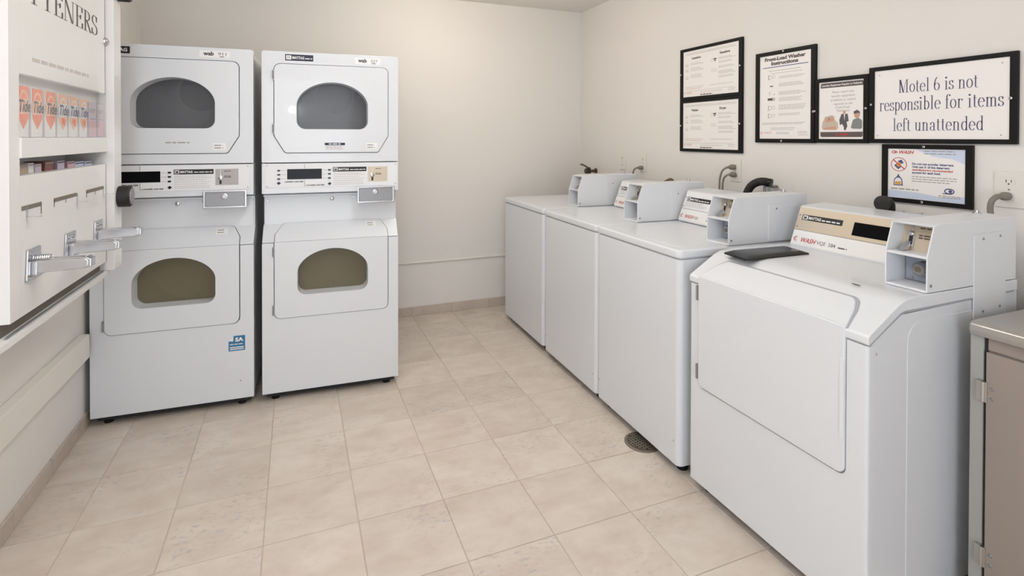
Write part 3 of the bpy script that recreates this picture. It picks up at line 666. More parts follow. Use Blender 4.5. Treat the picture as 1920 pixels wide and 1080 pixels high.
def top_load(label, loc, rz, W, code):
    t = thing('washing_machine', label, 'washer', loc, rz, 'row of coin washers along the right wall')
    D = .66; zb, zt = .040, .912; r = .024
    b = MB(); prism(b, FZ, rnd([(0, 0), (W, 0), (W, D), (0, D)], r, 6), zb, .872); obj('cabinet', b, white_m, t, .0025)
    b = MB(); prism(b, FZ, rnd([(.004, .004), (W-.004, .004), (W-.004, D), (.004, D)], r, 6), .865, .880); obj('top_seam', b, seam_m, t)
    b = MB(); prism(b, FZ, rnd([(-.003, -.004), (W+.001, -.004), (W+.001, D+.01), (-.003, D+.01)], r+.002, 6), .876, zt); obj('top_panel', b, white_m, t, .009, 3)
    b = MB(); prism(b, FZ, rnd([(.055, .035), (W-.055, .035), (W-.055, .42), (.055, .42)], .03, 5), zt-.004, zt+.0012); obj('lid', b, white_m, t, .001, 2)
    for x in (.025, W-.03):
        b = MB(); disc(b, F0, x, .135, .004, 0, .0015, 10); obj('screw', b, lightink_m, t)
    meter_case(t, W-.128, W, False, zt)
    console(t, .012 if W < .65 else .12, W-.129, False, code)
    feet(t, W, D, zb)
    return t
def row(x): return x
RW = -PI/2-math.atan(.01825)
top_load('farthest of the four white washers, in the back right corner', (1.466, 3.690, 0), RW, .692, 'VQ')
top_load('second white top-load washer from the back right corner, behind a coin box', (1.448, 2.966, 0), RW, .630, 'VQ')
top_load('white top-load washer beside the floor drain, left of the front-loading washer', (1.436, 2.328, 0), RW, .634, 'VQR')

t = thing('washing_machine', 'nearest washer, a white front loader with a black tray lid on top', 'washer', (1.434, 1.642, 0), -PI/2, 'row of coin washers along the right wall')
W, D = .686, .70
b = MB(); prism(b, FX, [(.012, .042), (.012, .80), (.135, .870), (D, .882), (D, .042)], .002, W-.002); obj('cabinet', b, white_m, t, .004)
k_ = .017
lo = [(k_, .040), (W-k_, .040), (W-k_, .800), (.627, .800)]+[(.627, .438)]+arc(.601, .438, .026, .026, 0, -90, 6)+arc(.071, .436, .026, .026, 270, 180, 6)+[(.045, .800), (k_, .800)]
b = MB(); prism(b, F0, lo, -.03, 0)
prism(b, FZ, rnd([(0, .03), (0, 0), (k_, 0), (k_, .03)], [0, .0169, 0, 0], 6), .040, .800); prism(b, FZ, rnd([(W, .03), (W, 0), (W-k_, 0), (W-k_, .03)], [0, .0169, 0, 0], 6), .040, .800)
obj('front_panel', b, white_m, t)
b = MB(); slab(b, F0, .03, .64, .40, .80, -.007, -.004); obj('door_seal', b, seam_m, t)
# top cap that slopes down at the front
e = Vector((0, .137, .083)).normalized(); n = Vector((0, -e.z, e.y)); Fs = Frame((0, -.002, .829), (1,0,0), e, n)
cap = [(0, .803), (-.003, .808), (-.003, .826), (.004, .833), (.118, .899), (.148, .911), (.19, .9165), (.69, .9165), (.69, .884), (.150, .880), (.128, .875)]
b = MB(); prism(b, FX, cap, -.003, W+.003); obj('top_panel', b, white_m, t, .007, 3)
b = MB(); prism(b, FX, [(.004, .799), (.130, .868), (.150, .874), (.68, .879), (.68, .886), (.15, .884), (.128, .879), (.004, .808)], 0, W); obj('top_seam', b, seam_m, t)
b = MB(); prism(b, F0, [(.048, .838)]+arc(.073, .440, .025, .025, 180, 270, 6)+arc(.600, .440, .024, .024, 270, 360, 6)+[(.624, .838)], -.010, .0065)
prism(b, Fs, rnd([(.048, .004), (.624, .004), (.606, .075), (.585, .118), (.095, .118), (.066, .075)], [0, 0, .05, .03, .03, .05], 6), -.015, .006)
door = obj('door', b, white_m, t, .0045, 3, label='large blank white door that wraps over the sloping front')
b = MB(); prism(b, Fs, rnd([(.044, .004), (.629, .004), (.613, .078), (.592, .1255), (.088, .1255), (.061, .078)], [0, 0, .05, .03, .03, .05], 6), -.01, .0012); obj('door_gap', b, seam_m, door)
for z in (.770, .470):
    b = MB(); box(b, .040, .049, -.008, .002, z-.028, z+.028); cyl(b, (.044, -.008, z-.026), (.044, -.008, z+.026), .0035, 10); obj('hinge', b, grey_m, door)
b = MB(); slab(b, F0, .612, .6245, .520, .745, .002, .0095); obj('door_handle', b, white2_m, door, .001)
# tray lid
b = MB(); prism(b, FZ, rnd([(.066, .098), (.188, .086), (.196, .405), (.080, .420)], .008), .9165, .922); prism(b, FZ, rnd([(.080, .125), (.176, .115), (.182, .375), (.092, .388)], .008), .922, .929)
vs = MB(); lo_ = rnd([(.066, .098), (.190, .088), (.196, .400), (.080, .425)], .01); hi_ = rnd([(.080, .130), (.176, .122), (.181, .372), (.093, .390)], .01)
k_ = len(lo_); vs.add([(x, y, .9165) for x, y in lo_]+[(x, y, .921) for x, y in lo_]+[(x, y, .930) for x, y in hi_], [(i, (i+1)%k_, k_+(i+1)%k_, k_+i) for i in range(k_)]+[(k_+i, k_+(i+1)%k_, 2*k_+(i+1)%k_, 2*k_+i) for i in range(k_)]+[tuple(range(2*k_, 3*k_)), tuple(range(k_-1, -1, -1))])
obj('tray_lid', vs, black_m, t, 0, label='shiny black lid of the detergent tray')
b = MB(); box(b, .532, .556, .152, .158, .9162, .9172); obj('chip', b, blackink_m, t)
# pressed panel on the side and a screw
b = MB(); prism(b, FX, rnd([(.165, .10), (.64, .10), (.64, .845), (.165, .845)], [.04, .04, .04, .06], 7), W-.003, W-.0005); obj('side_panel', b, white_m, t, .0012, 2)
b = MB(); lathe(b, (W-.003, .035, .775), (1,0,0), [(0, .004), (.003, .003)], 10); obj('screw', b, lightink_m, t)
meter_case(t, .569, W, True, .9165)
console(t, .030, .568, True, 'VQE  584')
feet(t, W, D, .042)

# ------------------------------------------------------------------ signs on the right wall
def sign(label, yl, z0, w_, h_, bl, bb, paper, cat='sign', th=.014):
    """yl: far (left) edge along the wall; bl, bb: frame width at the sides, at top and bottom"""
    t = thing('framed_sign', label, cat, (XR, yl, 0), -PI/2, 'black framed notices on the right wall', z0)
    b = MB(); o = [(0, z0), (w_, z0), (w_, z0+h_), (0, z0+h_)]; i = [(bl, z0+bb), (w_-bl, z0+bb), (w_-bl, z0+h_-bb), (bl, z0+h_-bb)]
    ring(b, F0, o, i, 0, th, (w_/2, z0+h_/2)); obj('frame', b, blackframe_m, t, .0015)
    b = MB(); slab(b, F0, bl-.003, w_-bl+.003, z0+bb-.003, z0+h_-bb+.003, .001, th-.005); p = obj('paper', b, paper, t)
    fr = Frame((0, -(th-.005), 0), (1,0,0), (0,0,1), (0,-1,0))
    return t, p, fr
def clips(t, yl, pts, th=.014):
    for y, z in pts:
        b = MB(); lathe(b, (yl-y, -th+.001, z), (0,-1,0), [(0, .006), (.004, .0055), (.006, .003)], 12); obj('mounting_clip', b, chrome_m, t)

yl = 1.522
t, p, fr = sign('large framed sign reading that the motel is not responsible for items', yl, 1.342, .497, .318, .022, .017, paper_m)
b = MB(); serif_line(b, fr, 'Motel 6 is not', yl-1.405, 1.5455, .052, .268); serif_line(b, fr, 'responsible for items', yl-1.481, 1.4745, .053, .418); serif_line(b, fr, 'left unattended', yl-1.427, 1.3915, .052, .308)
obj('lettering', b, signink_m, p)
clips(t, yl, [(1.043+.0, 1.50), (1.512, 1.504)])
for y, z in ((1.481, 1.624), (1.069, 1.624), (1.487, 1.373), (1.071, 1.374)):
    b = MB(); disc(b, fr, yl-y, z, .0022, 0, .001, 8); obj('nail', b, grey_m, p)

yl = 1.776
t, p, fr = sign('small framed notice with pictures of people above a dark band', yl, 1.340, .252, .297, .022, .018, paper_m)
A = lambda y: yl-y
b = MB(); prism(b, fr, rnd([(A(1.746), 1.592), (A(1.548), 1.592), (A(1.548), 1.614), (A(1.746), 1.614)], [0, 0, .008, .008]), 0, .0006); prism(b, fr, rnd([(A(1.746), 1.367), (A(1.550), 1.367), (A(1.550), 1.390), (A(1.746), 1.390)], [.008, .008, 0, 0]), 0, .0006); obj('band', b, brownink_m, p)
b = MB(); put_text(b, fr, 'Laundry Equipment Repairs or Refunds', A(1.740), 1.599, .0115, .0012, width=.186, bold=.0003); obj('lettering', b, sticker_m, p)
b = MB()
for s_, z, wd in (('Please report any', 1.566, .106), ('laundry equipment', 1.548, .116), ('problems or refund', 1.530, .118), ('requests to the', 1.512, .092), ('Front Desk.', 1.496, .068), ('Thank you', 1.481, .058)): put_text(b, fr, s_, A(1.640), z, .0145, .0006, 'CENTER', .15)
obj('lettering', b, greyink_m, p)
b = MB(); circ(b, fr, A(1.668), 1.379, .006, .0015, .0012); put_text(b, fr, 'WASH', A(1.655), 1.374, .014, .0012, shear=.3, bold=.0004); obj('lettering', b, redink_m, p)
pic = MB(); prism(pic, fr, rnd([(A(1.742), 1.400), (A(1.660), 1.398), (A(1.662), 1.43), (A(1.70), 1.468), (A(1.735), 1.44)], .012), 0, .0005); disc(pic, fr, A(1.715), 1.448, .014, .0005, .0007); disc(pic, fr, A(1.692), 1.452, .014, .0005, .0007); obj('photo', pic, hair_m, p)
for y_, z_, r_, d_ in ((1.712, 1.445, .009, .0007), (1.690, 1.447, .009, .0007), (1.575, 1.464, .012, .0007), (1.632, 1.477, .006, .0005)):
    b = MB(); disc(b, fr, A(y_), z_, r_, d_, d_+.0003, 16, r_*1.3); obj('photo_face', b, skin_m, p)
b = MB(); prism(b, fr, [(A(1.735), 1.402), (A(1.668), 1.402), (A(1.675), 1.416), (A(1.725), 1.410)], .0006, .0009); obj('photo_arm', b, skin_m, p)
b = MB(); prism(b, fr, [(A(1.645), 1.470), (A(1.617), 1.470), (A(1.612), 1.438), (A(1.622), 1.434), (A(1.618), 1.415), (A(1.626), 1.397), (A(1.633), 1.398), (A(1.634), 1.412), (A(1.642), 1.426), (A(1.652), 1.420), (A(1.655), 1.444)], 0, .0006); prism(b, fr, [(A(1.59), 1.478), (A(1.575), 1.486), (A(1.562), 1.477), (A(1.562), 1.465), (A(1.566), 1.473), (A(1.588), 1.468)], .001, .0012); obj('photo_suit', b, suit_m, p)
b = MB(); prism(b, fr, rnd([(A(1.604), 1.404), (A(1.553), 1.402), (A(1.553), 1.440), (A(1.568), 1.450), (A(1.592), 1.444)], .008), 0, .0006); obj('photo_shirt', b, greenp_m, p)
b = MB(); prism(b, fr, [(A(1.634), 1.470), (A(1.628), 1.470), (A(1.631), 1.440)], .0007, .0009); obj('photo_collar', b, sticker_m, p)
clips(t, yl, [(1.772, 1.488), (1.534, 1.49)])

yl = 2.117
t, p, fr = sign('tall framed sheet headed front-load washer instructions, right of the stacked pair', yl, 1.338, .347, .467, .025, .020, paper_m)
A = lambda y: yl-y
b = MB(); put_text(b, fr, 'Front-Load Washer', A(2.062), 1.7575, .0245, .0006, width=.236, bold=.0012); put_text(b, fr, 'Instructions', A(2.022), 1.7345, .0245, .0006, width=.156, bold=.0012); obj('lettering', b, brownink_m, p)
b = MB(); slab(b, fr, A(2.073), A(1.812), 1.722, 1.7255, 0, .0006); obj('rule', b, blueink_m, p)
b = MB(); rules(b, fr, A(2.035), A(1.85), (1.703,), .0035, .0006, 0, 2); rules(b, fr, A(2.02), A(1.83), (1.690, ), .003, .0006, .3, 3)
for z in (1.675, 1.668, 1.640, 1.633, 1.627, 1.597, 1.590, 1.584, 1.567, 1.560, 1.553, 1.530, 1.523, 1.516, 1.510, 1.487, 1.480): rules(b, fr, A(1.975), A(1.82), (z-.004,), .0028, .0006, .25, int(z*1000))
rules(b, fr, A(2.075), A(1.82), (1.437, 1.431), .003, .0006, .1, 4); rules(b, fr, A(2.02), A(1.86), (1.411, 1.403), .003, .0006, .2, 5); rules(b, fr, A(1.99), A(1.90), (1.388, 1.382), .003, .0006, .2, 6); rules(b, fr, A(1.865), A(1.81), (1.392, 1.385, 1.376), .003, .0006, .3, 7); obj('lettering', b, lightink_m, p)
b = MB()
for z in (1.673, 1.515, 1.475):
    circ(b, fr, A(2.028), z, .011, .002, .0006); circ(b, fr, A(2.006), z+.002, .009, .002, .0006); slab(b, fr, A(2.040), A(2.036), z-.012, z+.012, 0, .0006)
for z in (1.590,): slab(b, fr, A(2.032), A(2.029), z-.008, z+.010, 0, .0006); slab(b, fr, A(2.006), A(2.000), z-.008, z-.002, 0, .0006)
slab(b, fr, A(2.030), A(2.008), 1.624, 1.630, 0, .0006); slab(b, fr, A(2.018), A(1.998), 1.552, 1.568, 0, .0006); obj('pictogram', b, lightink_m, p)
b = MB(); slab(b, fr, A(2.042), A(2.014), 1.554, 1.566, 0, .0006); slab(b, fr, A(2.026), A(2.012), 1.624, 1.629, .0006, .0009); obj('pictogram', b, brownink_m, p)
b = MB(); circ(b, fr, A(2.080), 1.389, .007, .002, .0006); put_text(b, fr, 'WASH', A(2.068), 1.383, .017, .0006, shear=.3); obj('lettering', b, paleredink_m, p)
clips(t, yl, [(1.946, 1.797), (1.780, 1.487), (1.954, 1.347)])

for (z0, hd, lab) in ((1.597, ('Lavadora', 'Secadora'), 'upper of two framed instruction sheets stacked at left on the right wall'), (1.277, ('Washer', 'Dryer'), 'lower of two framed instruction sheets stacked at left on the right wall')):
    yl = 2.707
    t, p, fr = sign(lab, yl, z0, .500, .319, .026, .018, paper_m)
    A = lambda y: yl-y
    b = MB(); put_text(b, fr, hd[0], A(2.606), z0+.248, .0185, .0006, width=.078 if z0 > 1.5 else .06, bold=.0008); put_text(b, fr, hd[1], A(2.376), z0+.250, .0185, .0006, width=.078 if z0 > 1.5 else .052, bold=.0008)
    put_text(b, fr, '1-800', A(2.53), z0+.0225, .013, .0006, width=.075) if False else rules(b, fr, A(2.53), A(2.43), (z0+.0235,), .006, .0006, .1, 4); obj('lettering', b, brownink_m, p)
    b = MB(); rules(b, fr, A(2.66), A(2.25), (z0+.284, z0+.277), .0025, .0006, .1, 1)
    for k, zz in enumerate((.222, .214, .192, .184, .176, .150, .142, .134)): rules(b, fr, A(2.615), A(2.50), (z0+zz,), .0028, .0006, .3, k)
    for k, zz in enumerate((.228, .221, .206, .199, .178, .171, .150, .143, .136, .122, .115)): rules(b, fr, A(2.385), A(2.25), (z0+zz,), .0028, .0006, .3, k+20)
    rules(b, fr, A(2.66), A(2.50), (z0+.076,), .0028, .0006, .05, 5); rules(b, fr, A(2.45), A(2.26), (z0+.076,), .0028, .0006, .1, 6)
    rules(b, fr, A(2.66), A(2.26), (z0+.052,), .0022, .0006, .1, 7); rules(b, fr, A(2.53), A(2.35), (z0+.040,), .0028, .0006, .1, 8); rules(b, fr, A(2.31), A(2.25), (z0+.045, z0+.036), .0028, .0006, .2, 9)
    for y, zz in ((2.648, .214), (2.648, .182), (2.646, .136)): circ(b, fr, A(y), z0+zz, .013, .002, .0006, 16, .009); slab(b, fr, A(y)-.008, A(y)+.008, z0+zz-.004, z0+zz-.001, 0, .0006)
    for y, zz in ((2.435, .220), (2.432, .160), (2.408, .160)): circ(b, fr, A(y), z0+zz, .010, .002, .0006, 16)
    obj('lettering', b, lightink_m, p)
    b = MB(); slab(b, fr, A(2.424), A(2.402), z0+.222, z0+.230, 0, .0006); slab(b, fr, A(2.418), A(2.408), z0+.212, z0+.220, 0, .0006); obj('pictogram', b, brownink_m, p)
    b = MB(); rules(b, fr, A(2.66), A(2.52), (z0+.066,), .0025, .0006, .05, 5); circ(b, fr, A(2.668), z0+.043, .007, .002, .0006); put_text(b, fr, 'WASH', A(2.655), z0+.036, .018, .0006, shear=.3); obj('lettering', b, paleredink_m, p)
    clips(t, yl, [(2.697, z0+.161), (2.222, z0+.163)])

yl = 1.467
t, p, fr = sign('framed blue and white detergent notice hung under the largest sign', yl, 1.104, .317, .233, .023, .017, paper_m)
A = lambda y: yl-y
b = MB(); prism(b, fr, [(A(1.34), 1.3175), (A(1.172), 1.3175), (A(1.172), 1.265), (A(1.215), 1.284), (A(1.28), 1.292)], 0, .0003); prism(b, fr, [(A(1.444), 1.1225), (A(1.172), 1.1225), (A(1.172), 1.146), (A(1.25), 1.138), (A(1.33), 1.148), (A(1.444), 1.152)], 0, .0003); obj('tinted_border', b, bluepaper_m, p)
b = MB(); put_text(b, fr, 'WASH', A(1.405), 1.300, .018, .0006, shear=.35, width=.055, bold=.0004); circ(b, fr, A(1.421), 1.306, .009, .0028, .0006, 20, .006); circ(b, fr, A(1.413), 1.306, .006, .002, .0006, 16, .004)
circ(b, fr, A(1.402), 1.2565, .030, .0022, .0010, 30, .0285); prism(b, fr, [(A(1.425), 1.274), (A(1.423), 1.277), (A(1.379), 1.239), (A(1.381), 1.236)], .0007, .0010)
put_text(b, fr, 'manufacturers recommended', A(1.353), 1.2345, .0105, .0006, width=.139, bold=.0003); obj('lettering', b, redink_m, p)
b = MB(); put_text(b, fr, 'Do not use powder detergent.', A(1.353), 1.2575, .0115, .0006, width=.143, bold=.0004); put_text(b, fr, 'Only use \u00bc of the detergent', A(1.353), 1.2455, .0115, .0006, width=.129, bold=.0004); put_text(b, fr, 'amount for each load.', A(1.353), 1.2230, .0115, .0006, width=.100, bold=.0004)
circ(b, fr, A(1.224), 1.163, .017, .004, .0006, 24, .011); disc(b, fr, A(1.221), 1.163, .006, 0, .0006, 14); slab(b, fr, A(1.246), A(1.216), 1.152, 1.155, 0, .0006); obj('lettering', b, blueink_m, p)
b = MB(); rules(b, fr, A(1.353), A(1.19), (1.209, 1.200, 1.191), .0032, .0006, .25, 4); rules(b, fr, A(1.31), A(1.20), (1.310, 1.300), .004, .0006, .1, 5); rules(b, fr, A(1.432), A(1.325), (1.1555,), .005, .0006, .05, 6); rules(b, fr, A(1.26), A(1.18), (1.142, 1.136), .0032, .0006, .2, 7); obj('lettering', b, greyink_m, p)
b = MB(); prism(b, fr, [(A(1.420), 1.252), (A(1.408), 1.262), (A(1.394), 1.246), (A(1.404), 1.236)], .0002, .0006); prism(b, fr, [(A(1.406), 1.270), (A(1.392), 1.276), (A(1.384), 1.262), (A(1.398), 1.258)], .0002, .0006); prism(b, fr, [(A(1.409), 1.206), (A(1.404), 1.219), (A(1.398), 1.206)], 0, .0006); prism(b, fr, [(A(1.422), 1.171), (A(1.420), 1.196), (A(1.410), 1.207), (A(1.397), 1.207), (A(1.389), 1.196), (A(1.387), 1.171)], 0, .0004); obj('pictogram', b, blueink_m, p)
b = MB(); prism(b, fr, [(A(1.418), 1.175), (A(1.417), 1.194), (A(1.409), 1.202), (A(1.398), 1.202), (A(1.392), 1.194), (A(1.391), 1.175)], .0004, .0007); obj('pictogram', b, sticker_m, p)
b = MB(); prism(b, fr, [(A(1.416), 1.176), (A(1.415), 1.186), (A(1.394), 1.188), (A(1.393), 1.176)], .0007, .0010); disc(b, fr, A(1.402), 1.256, .009, .0003, .0008, 12); obj('pictogram', b, yellow_m, p)
clips(t, yl, [(1.309, 1.3285), (1.314, 1.1125)])

# ------------------------------------------------------------------ outlets, plugs, cords, hoses
def outlet(label, yc, z0, w_=.075, h_=.125, single=False):
    t = thing('wall_outlet', label, 'outlet', (XR, yc+w_/2, 0), -PI/2, 'outlets on the right wall', z0)
    b = MB(); slab(b, F0, 0, w_, z0, z0+h_, 0, .006); obj('cover_plate', b, outlet_m, t, .003)
    for dz in (.036, h_-.036):
        c = (w_/2, z0+dz)
        b = MB(); prism(b, F0, [(c[0]-.017, c[1]-.010), (c[0]+.017, c[1]-.010), (c[0]+.017, c[1]+.010), (c[0]+.010, c[1]+.018), (c[0]-.010, c[1]+.018)], .006, .0075); so = obj('socket', b, outlet_m, t, .0005)
        b = MB(); slab(b, F0, c[0]-.008, c[0]-.006, c[1]-.002, c[1]+.008, .0075, .0079); slab(b, F0, c[0]+.006, c[0]+.008, c[1]-.002, c[1]+.007, .0075, .0079); disc(b, F0, c[0], c[1]-.007, .0025, .0075, .0079, 10); obj('socket_hole', b, blackink_m, so)
    b = MB(); disc(b, F0, w_/2, z0+h_/2, .003, .006, .0072, 10); obj('screw', b, grey_m, t)
outlet('bare wall outlet with no plug, behind the farthest washer', 3.349, 1.121)
outlet('wall outlet with one grey plug, right of the bare outlet', 3.100, 1.120)
outlet('wall outlet with two grey plugs, under the stacked instruction sheets', 2.260, 1.118, .080)
outlet('wide wall outlet at far right, with one plug in its lower socket', 1.049, 1.124, .084)
def cord(label, y, z, drop_y, zend, r=.0055):
    t = thing('power_cord', label, 'cord', (XR-.0079, y, z), 0, 'grey washer power cords')
    b = MB(); lathe(b, (0, 0, 0), (-1, .25, .0), [(0, .013), (.012, .015), (.022, .014), (.032, .0085), (.038, .0065)], 14); obj('plug', b, cord_m, t)
    P = spline([(-.034, .009, 0), (-.046, .013, -.003), (-.055, .015+drop_y*.3, -.018), (-.058, .012+drop_y*.6, -.045), (-.059, drop_y, -.10), (-.059, drop_y, (zend-z)*.6), (-.059, drop_y, zend-z)], 8)
    b = MB(); tube(b, P, r, 10); obj('cable', b, cord_m, t)
cord('grey cord from the second outlet, dropping behind the far washers', 3.100, 1.150, .030, .70)
cord('upper of two grey cords dropping behind the washer with the corrugated hose', 2.262, 1.199, .050, .70)
cord('lower of two grey cords dropping behind the washer with the corrugated hose', 2.256, 1.158, .034, .70)
cord('thick grey cord from the wide outlet at far right, behind the nearest washer', 1.049, 1.164, .018, .70, .009)
# hoses and valves
P = spline([(XR-.004, 2.13, .78), (2.22, 2.13, .78), (2.185, 2.12, .84), (2.185, 2.10, 1.02), (2.19, 2.075, 1.10), (2.195, 2.03, 1.135), (2.20, 1.985, 1.142), (2.205, 1.965, 1.135)], 12)
b = MB(); tube(b, P, .019, 14, lambda i: 1+.09*(i % 2)); h = obj('drain_hose', b, rubber_m); tag(h, 'black corrugated hose arching up behind the washer beside the floor drain', 'hose')
b = MB(); lathe(b, (2.205, 1.968, 1.14), (.25, -1, -.25), [(0, .021), (.012, .021), (.013, .017)], 14); obj('hose_end', b, black_m, h)
for dy in (.03, .055):
    b = MB(); tube(b, spline([(XR-.006, 1.985+dy-.03, 1.115), (2.25, 1.985+dy-.03, 1.115), (2.225, 1.985+dy-.03, 1.105), (2.22, 1.985+dy-.03, .80)], 6), .007, 10); v = obj('supply_pipe', b, grey_m); tag(v, 'thin metal supply pipe under the corrugated black hose, %s one' % ('near' if dy < .04 else 'far'), 'pipe')
P = spline([(XR-.004, 1.42, .76), (2.21, 1.415, .77), (2.185, 1.40, .86), (2.185, 1.395, 1.02), (2.185, 1.392, 1.085), (2.172, 1.388, 1.102), (2.15, 1.384, 1.105)], 10)
b = MB(); tube(b, P, .030, 18, lambda i: 1+.04*(i % 2)); h = obj('drain_hose', b, rubber_m); tag(h, 'stubby black hose end poking up behind the nearest washer', 'hose')
b = MB(); lathe(b, (2.238, 1.325, .80), (0, 0, 1), [(0, .026), (.25, .026), (.27, .031), (.278, .031), (.28, .02)], 18); h = obj('standpipe', b, outlet_m); tag(h, 'white standpipe just behind the stubby black hose end', 'pipe')
t = thing('water_valve', 'brass water valve with a lever behind the farthest washer', 'valve', (XR, 3.73, 1.09), 0)
b = MB(); lathe(b, (0, 0, 0), (-1, 0, 0), [(0, .022), (.006, .022), (.007, .012), (.06, .012), (.062, .02), (.10, .02), (.102, .012)], 16); lathe(b, (-.08, 0, -.03), (0, 0, 1), [(-.25, .010), (0, .014), (.05, .016), (.055, .008)], 14); obj('body', b, brass_m, t)
b = MB(); tube(b, spline([(-.08, 0, .025), (-.08, .02, .035), (-.085, .055, .045), (-.085, .085, .05)], 6), .007, 10); lathe(b, (-.085, .085, .043), (0, 0, 1), [(0, .012), (.012, .012)], 12); obj('lever', b, brass_m, t)
b = MB(); tube(b, spline([(-.085, -.035, .02), (-.10, -.05, .015), (-.10, -.062, -.02), (-.09, -.06, -.25)], 6), .014, 12); obj('hose', b, rubber_m, t, label='dark hose coupled to the valve')
b = MB(); tube(b, spline([(XR-.004, 2.83, .80), (2.24, 2.83, .80), (2.205, 2.82, .86), (2.20, 2.80, 1.02), (2.20, 2.775, 1.062), (2.205, 2.74, 1.083), (2.21, 2.71, 1.092), (2.215, 2.69, 1.06)], 8), .014, 12); h = obj('drain_hose', b, brass_m); tag(h, 'short brown bent hose showing above the second washer from the corner', 'hose')

# ------------------------------------------------------------------ drain in the floor
t = thing('floor_drain', 'round tarnished metal floor drain half under the washer front', 'drain', (1.442, 1.952, 0), .1)
b = MB(); lathe(b, (0, 0, .0), (0, 0, 1), [(0, .080), (.003, .080), (.0045, .074), (.0045, .066)], 36); obj('rim', b, drain_m, t)
b = MB(); disc(b, FZ, 0, 0, .067, .0046, .0050, 32); obj('well', b, dark_m, t)
b = MB(); circ(b, FZ, 0, 0, .067, .006, .0066, 32)
for k in range(-4, 5):
    y = k*.0145; h = math.sqrt(.066**2-y*y); box(b, -h, h, y-.0028, y+.0028, .0050, .0066); box(b, y-.0028, y+.0028, -h, h, .0050, .0064)
obj('grate', b, drain_m, t)

# ------------------------------------------------------------------ soap and softener dispenser on the left wall
XV, Y0 = -.70, 1.758
t = thing('soap_dispenser', 'white wall-mounted soap and softener dispenser with three chrome coin slides', 'dispenser', (XV, Y0, 0), PI/2, None, .80)
LW = .757; DW = .22; ZT = 2.02
b = MB(); box(b, 0, .058, 0, DW, .868, ZT); obj('side_panel', b, vend_m, t, .0008)
b = MB(); box(b, .058, LW, .13, DW, .868, 1.3); obj('back_panel', b, vend_m, t); b = MB(); box(b, .058, LW, .030, DW, 1.361, ZT); obj('back_panel', b, vend_m, t)
b = MB(); box(b, .058, LW, 0, .032, .868, 1.2545); lp = obj('lower_panel', b, vend_m, t, .0004); b = MB(); box(b, .058, LW, .032, .13, .868, 1.1895); obj('bin_floor', b, vend_m, t)
b = MB(); box(b, .054, LW+.09, -.006, .02, 1.303, 1.360); box(b, .058, LW, .018, .13, 1.315, 1.3600); obj('crossbar', b, vend_m, t, .002)
b = MB(); box(b, .058, LW-.006, .0, .13, 1.532, ZT); hp = obj('header_panel', b, vend_m, t, .0015)
b = MB(); box(b, LW-.006, LW-.001, .001, .004, 1.53, ZT); box(b, LW-.003, LW-.001, -.0004, .004, .870, 1.2545); obj('panel_gap', b, dark_m, t)
b = MB(); box(b, LW, LW+.092, -.028, DW, .831, ZT); obj('end_jamb', b, vend_m, t, .003)
b = MB(); box(b, -.30, LW+.02, -.006, DW, .812, .831); obj('ledge', b, vend_m, t, .002)
b = MB(); box(b, -.004, LW, .022, DW, .831, .868); obj('gap_shade_strip', b, gap_shade_m, t)  # dark strip painted for the shade between panel and ledge
b = MB(); box(b, -.01, LW-.02, .003, .009, .831, .836); obj('ledge_track', b, grey_m, t, .0008)
b = MB(); slab(b, F0, .056, LW-.006, 1.3615, 1.5315, .0015, .0035); obj('display_pane', b, clear_m, t, label='clear pane over the row of packets')
b = MB(); serif_line(b, F0, 'SOFTENERS', -.032, 1.7425, .073, .706, .0006); hl = obj('lettering', b, brownink_m, hp)
b = MB(); rules(b, F0, .135, .575, (1.577,), .011, .0005, 0, 3); obj('lettering', b, lightink_m, hp)
b = MB(); rules(b, F0, .06, .68, (1.5335,), .0022, .0005, 0, 8); obj('window_trim', b, lightink_m, hp)
b = MB(); lathe(b, F0.p(LW-.008, 1.737, 0), (0, -1, 0), [(0, .016), (.004, .016), (.010, .013), (.014, .006)], 18); obj('door_lock', b, chrome_m, t, label='round chrome door lock')
for z in (1.118, 1.956):
    b = MB(); lathe(b, F0.p(LW+.058, z, .026), (0, -1, 0), [(0, .043), (.040, .043), (.045, .039), (.046, .02)], 28); lk = obj('lock_cover', b, rubber_m, t, label='round black lock cover')
    b = MB(); lathe(b, F0.p(LW+.058, z, .072), (0, -1, 0), [(0, .034), (.002, .033)], 24); obj('lock_face', b, grey_m, lk)
# price slots above the slides
for a0, a1, tab in ((.065, .186, .094), (.273, .452, .456), (.545, .722, .722)):
    b = MB(); slab(b, F0, a0, a1, 1.158, 1.1705, .0003, .0012); slab(b, F0, a0, a0+.0035, 1.144, 1.166, .0003, .0012) if tab > .2 else slab(b, F0, a1-.0035, a1, 1.135, 1.166, .0003, .0012)
    slab(b, F0, (a0+a1)/2, (a0+a1)/2+.002, 1.146, 1.166, .0003, .0012) if tab > .2 else None
    sl = obj('price_slot', b, drain_m, t, label='thin dark price slot with a metal tab')
    b = MB(); slab(b, F0, tab-.002, tab+.002, 1.138, 1.168, .0008, .003); box(b, tab-.002, tab+.010, -.032, -.0008, 1.137, 1.1385); obj('slot_tab', b, chrome_m, sl)
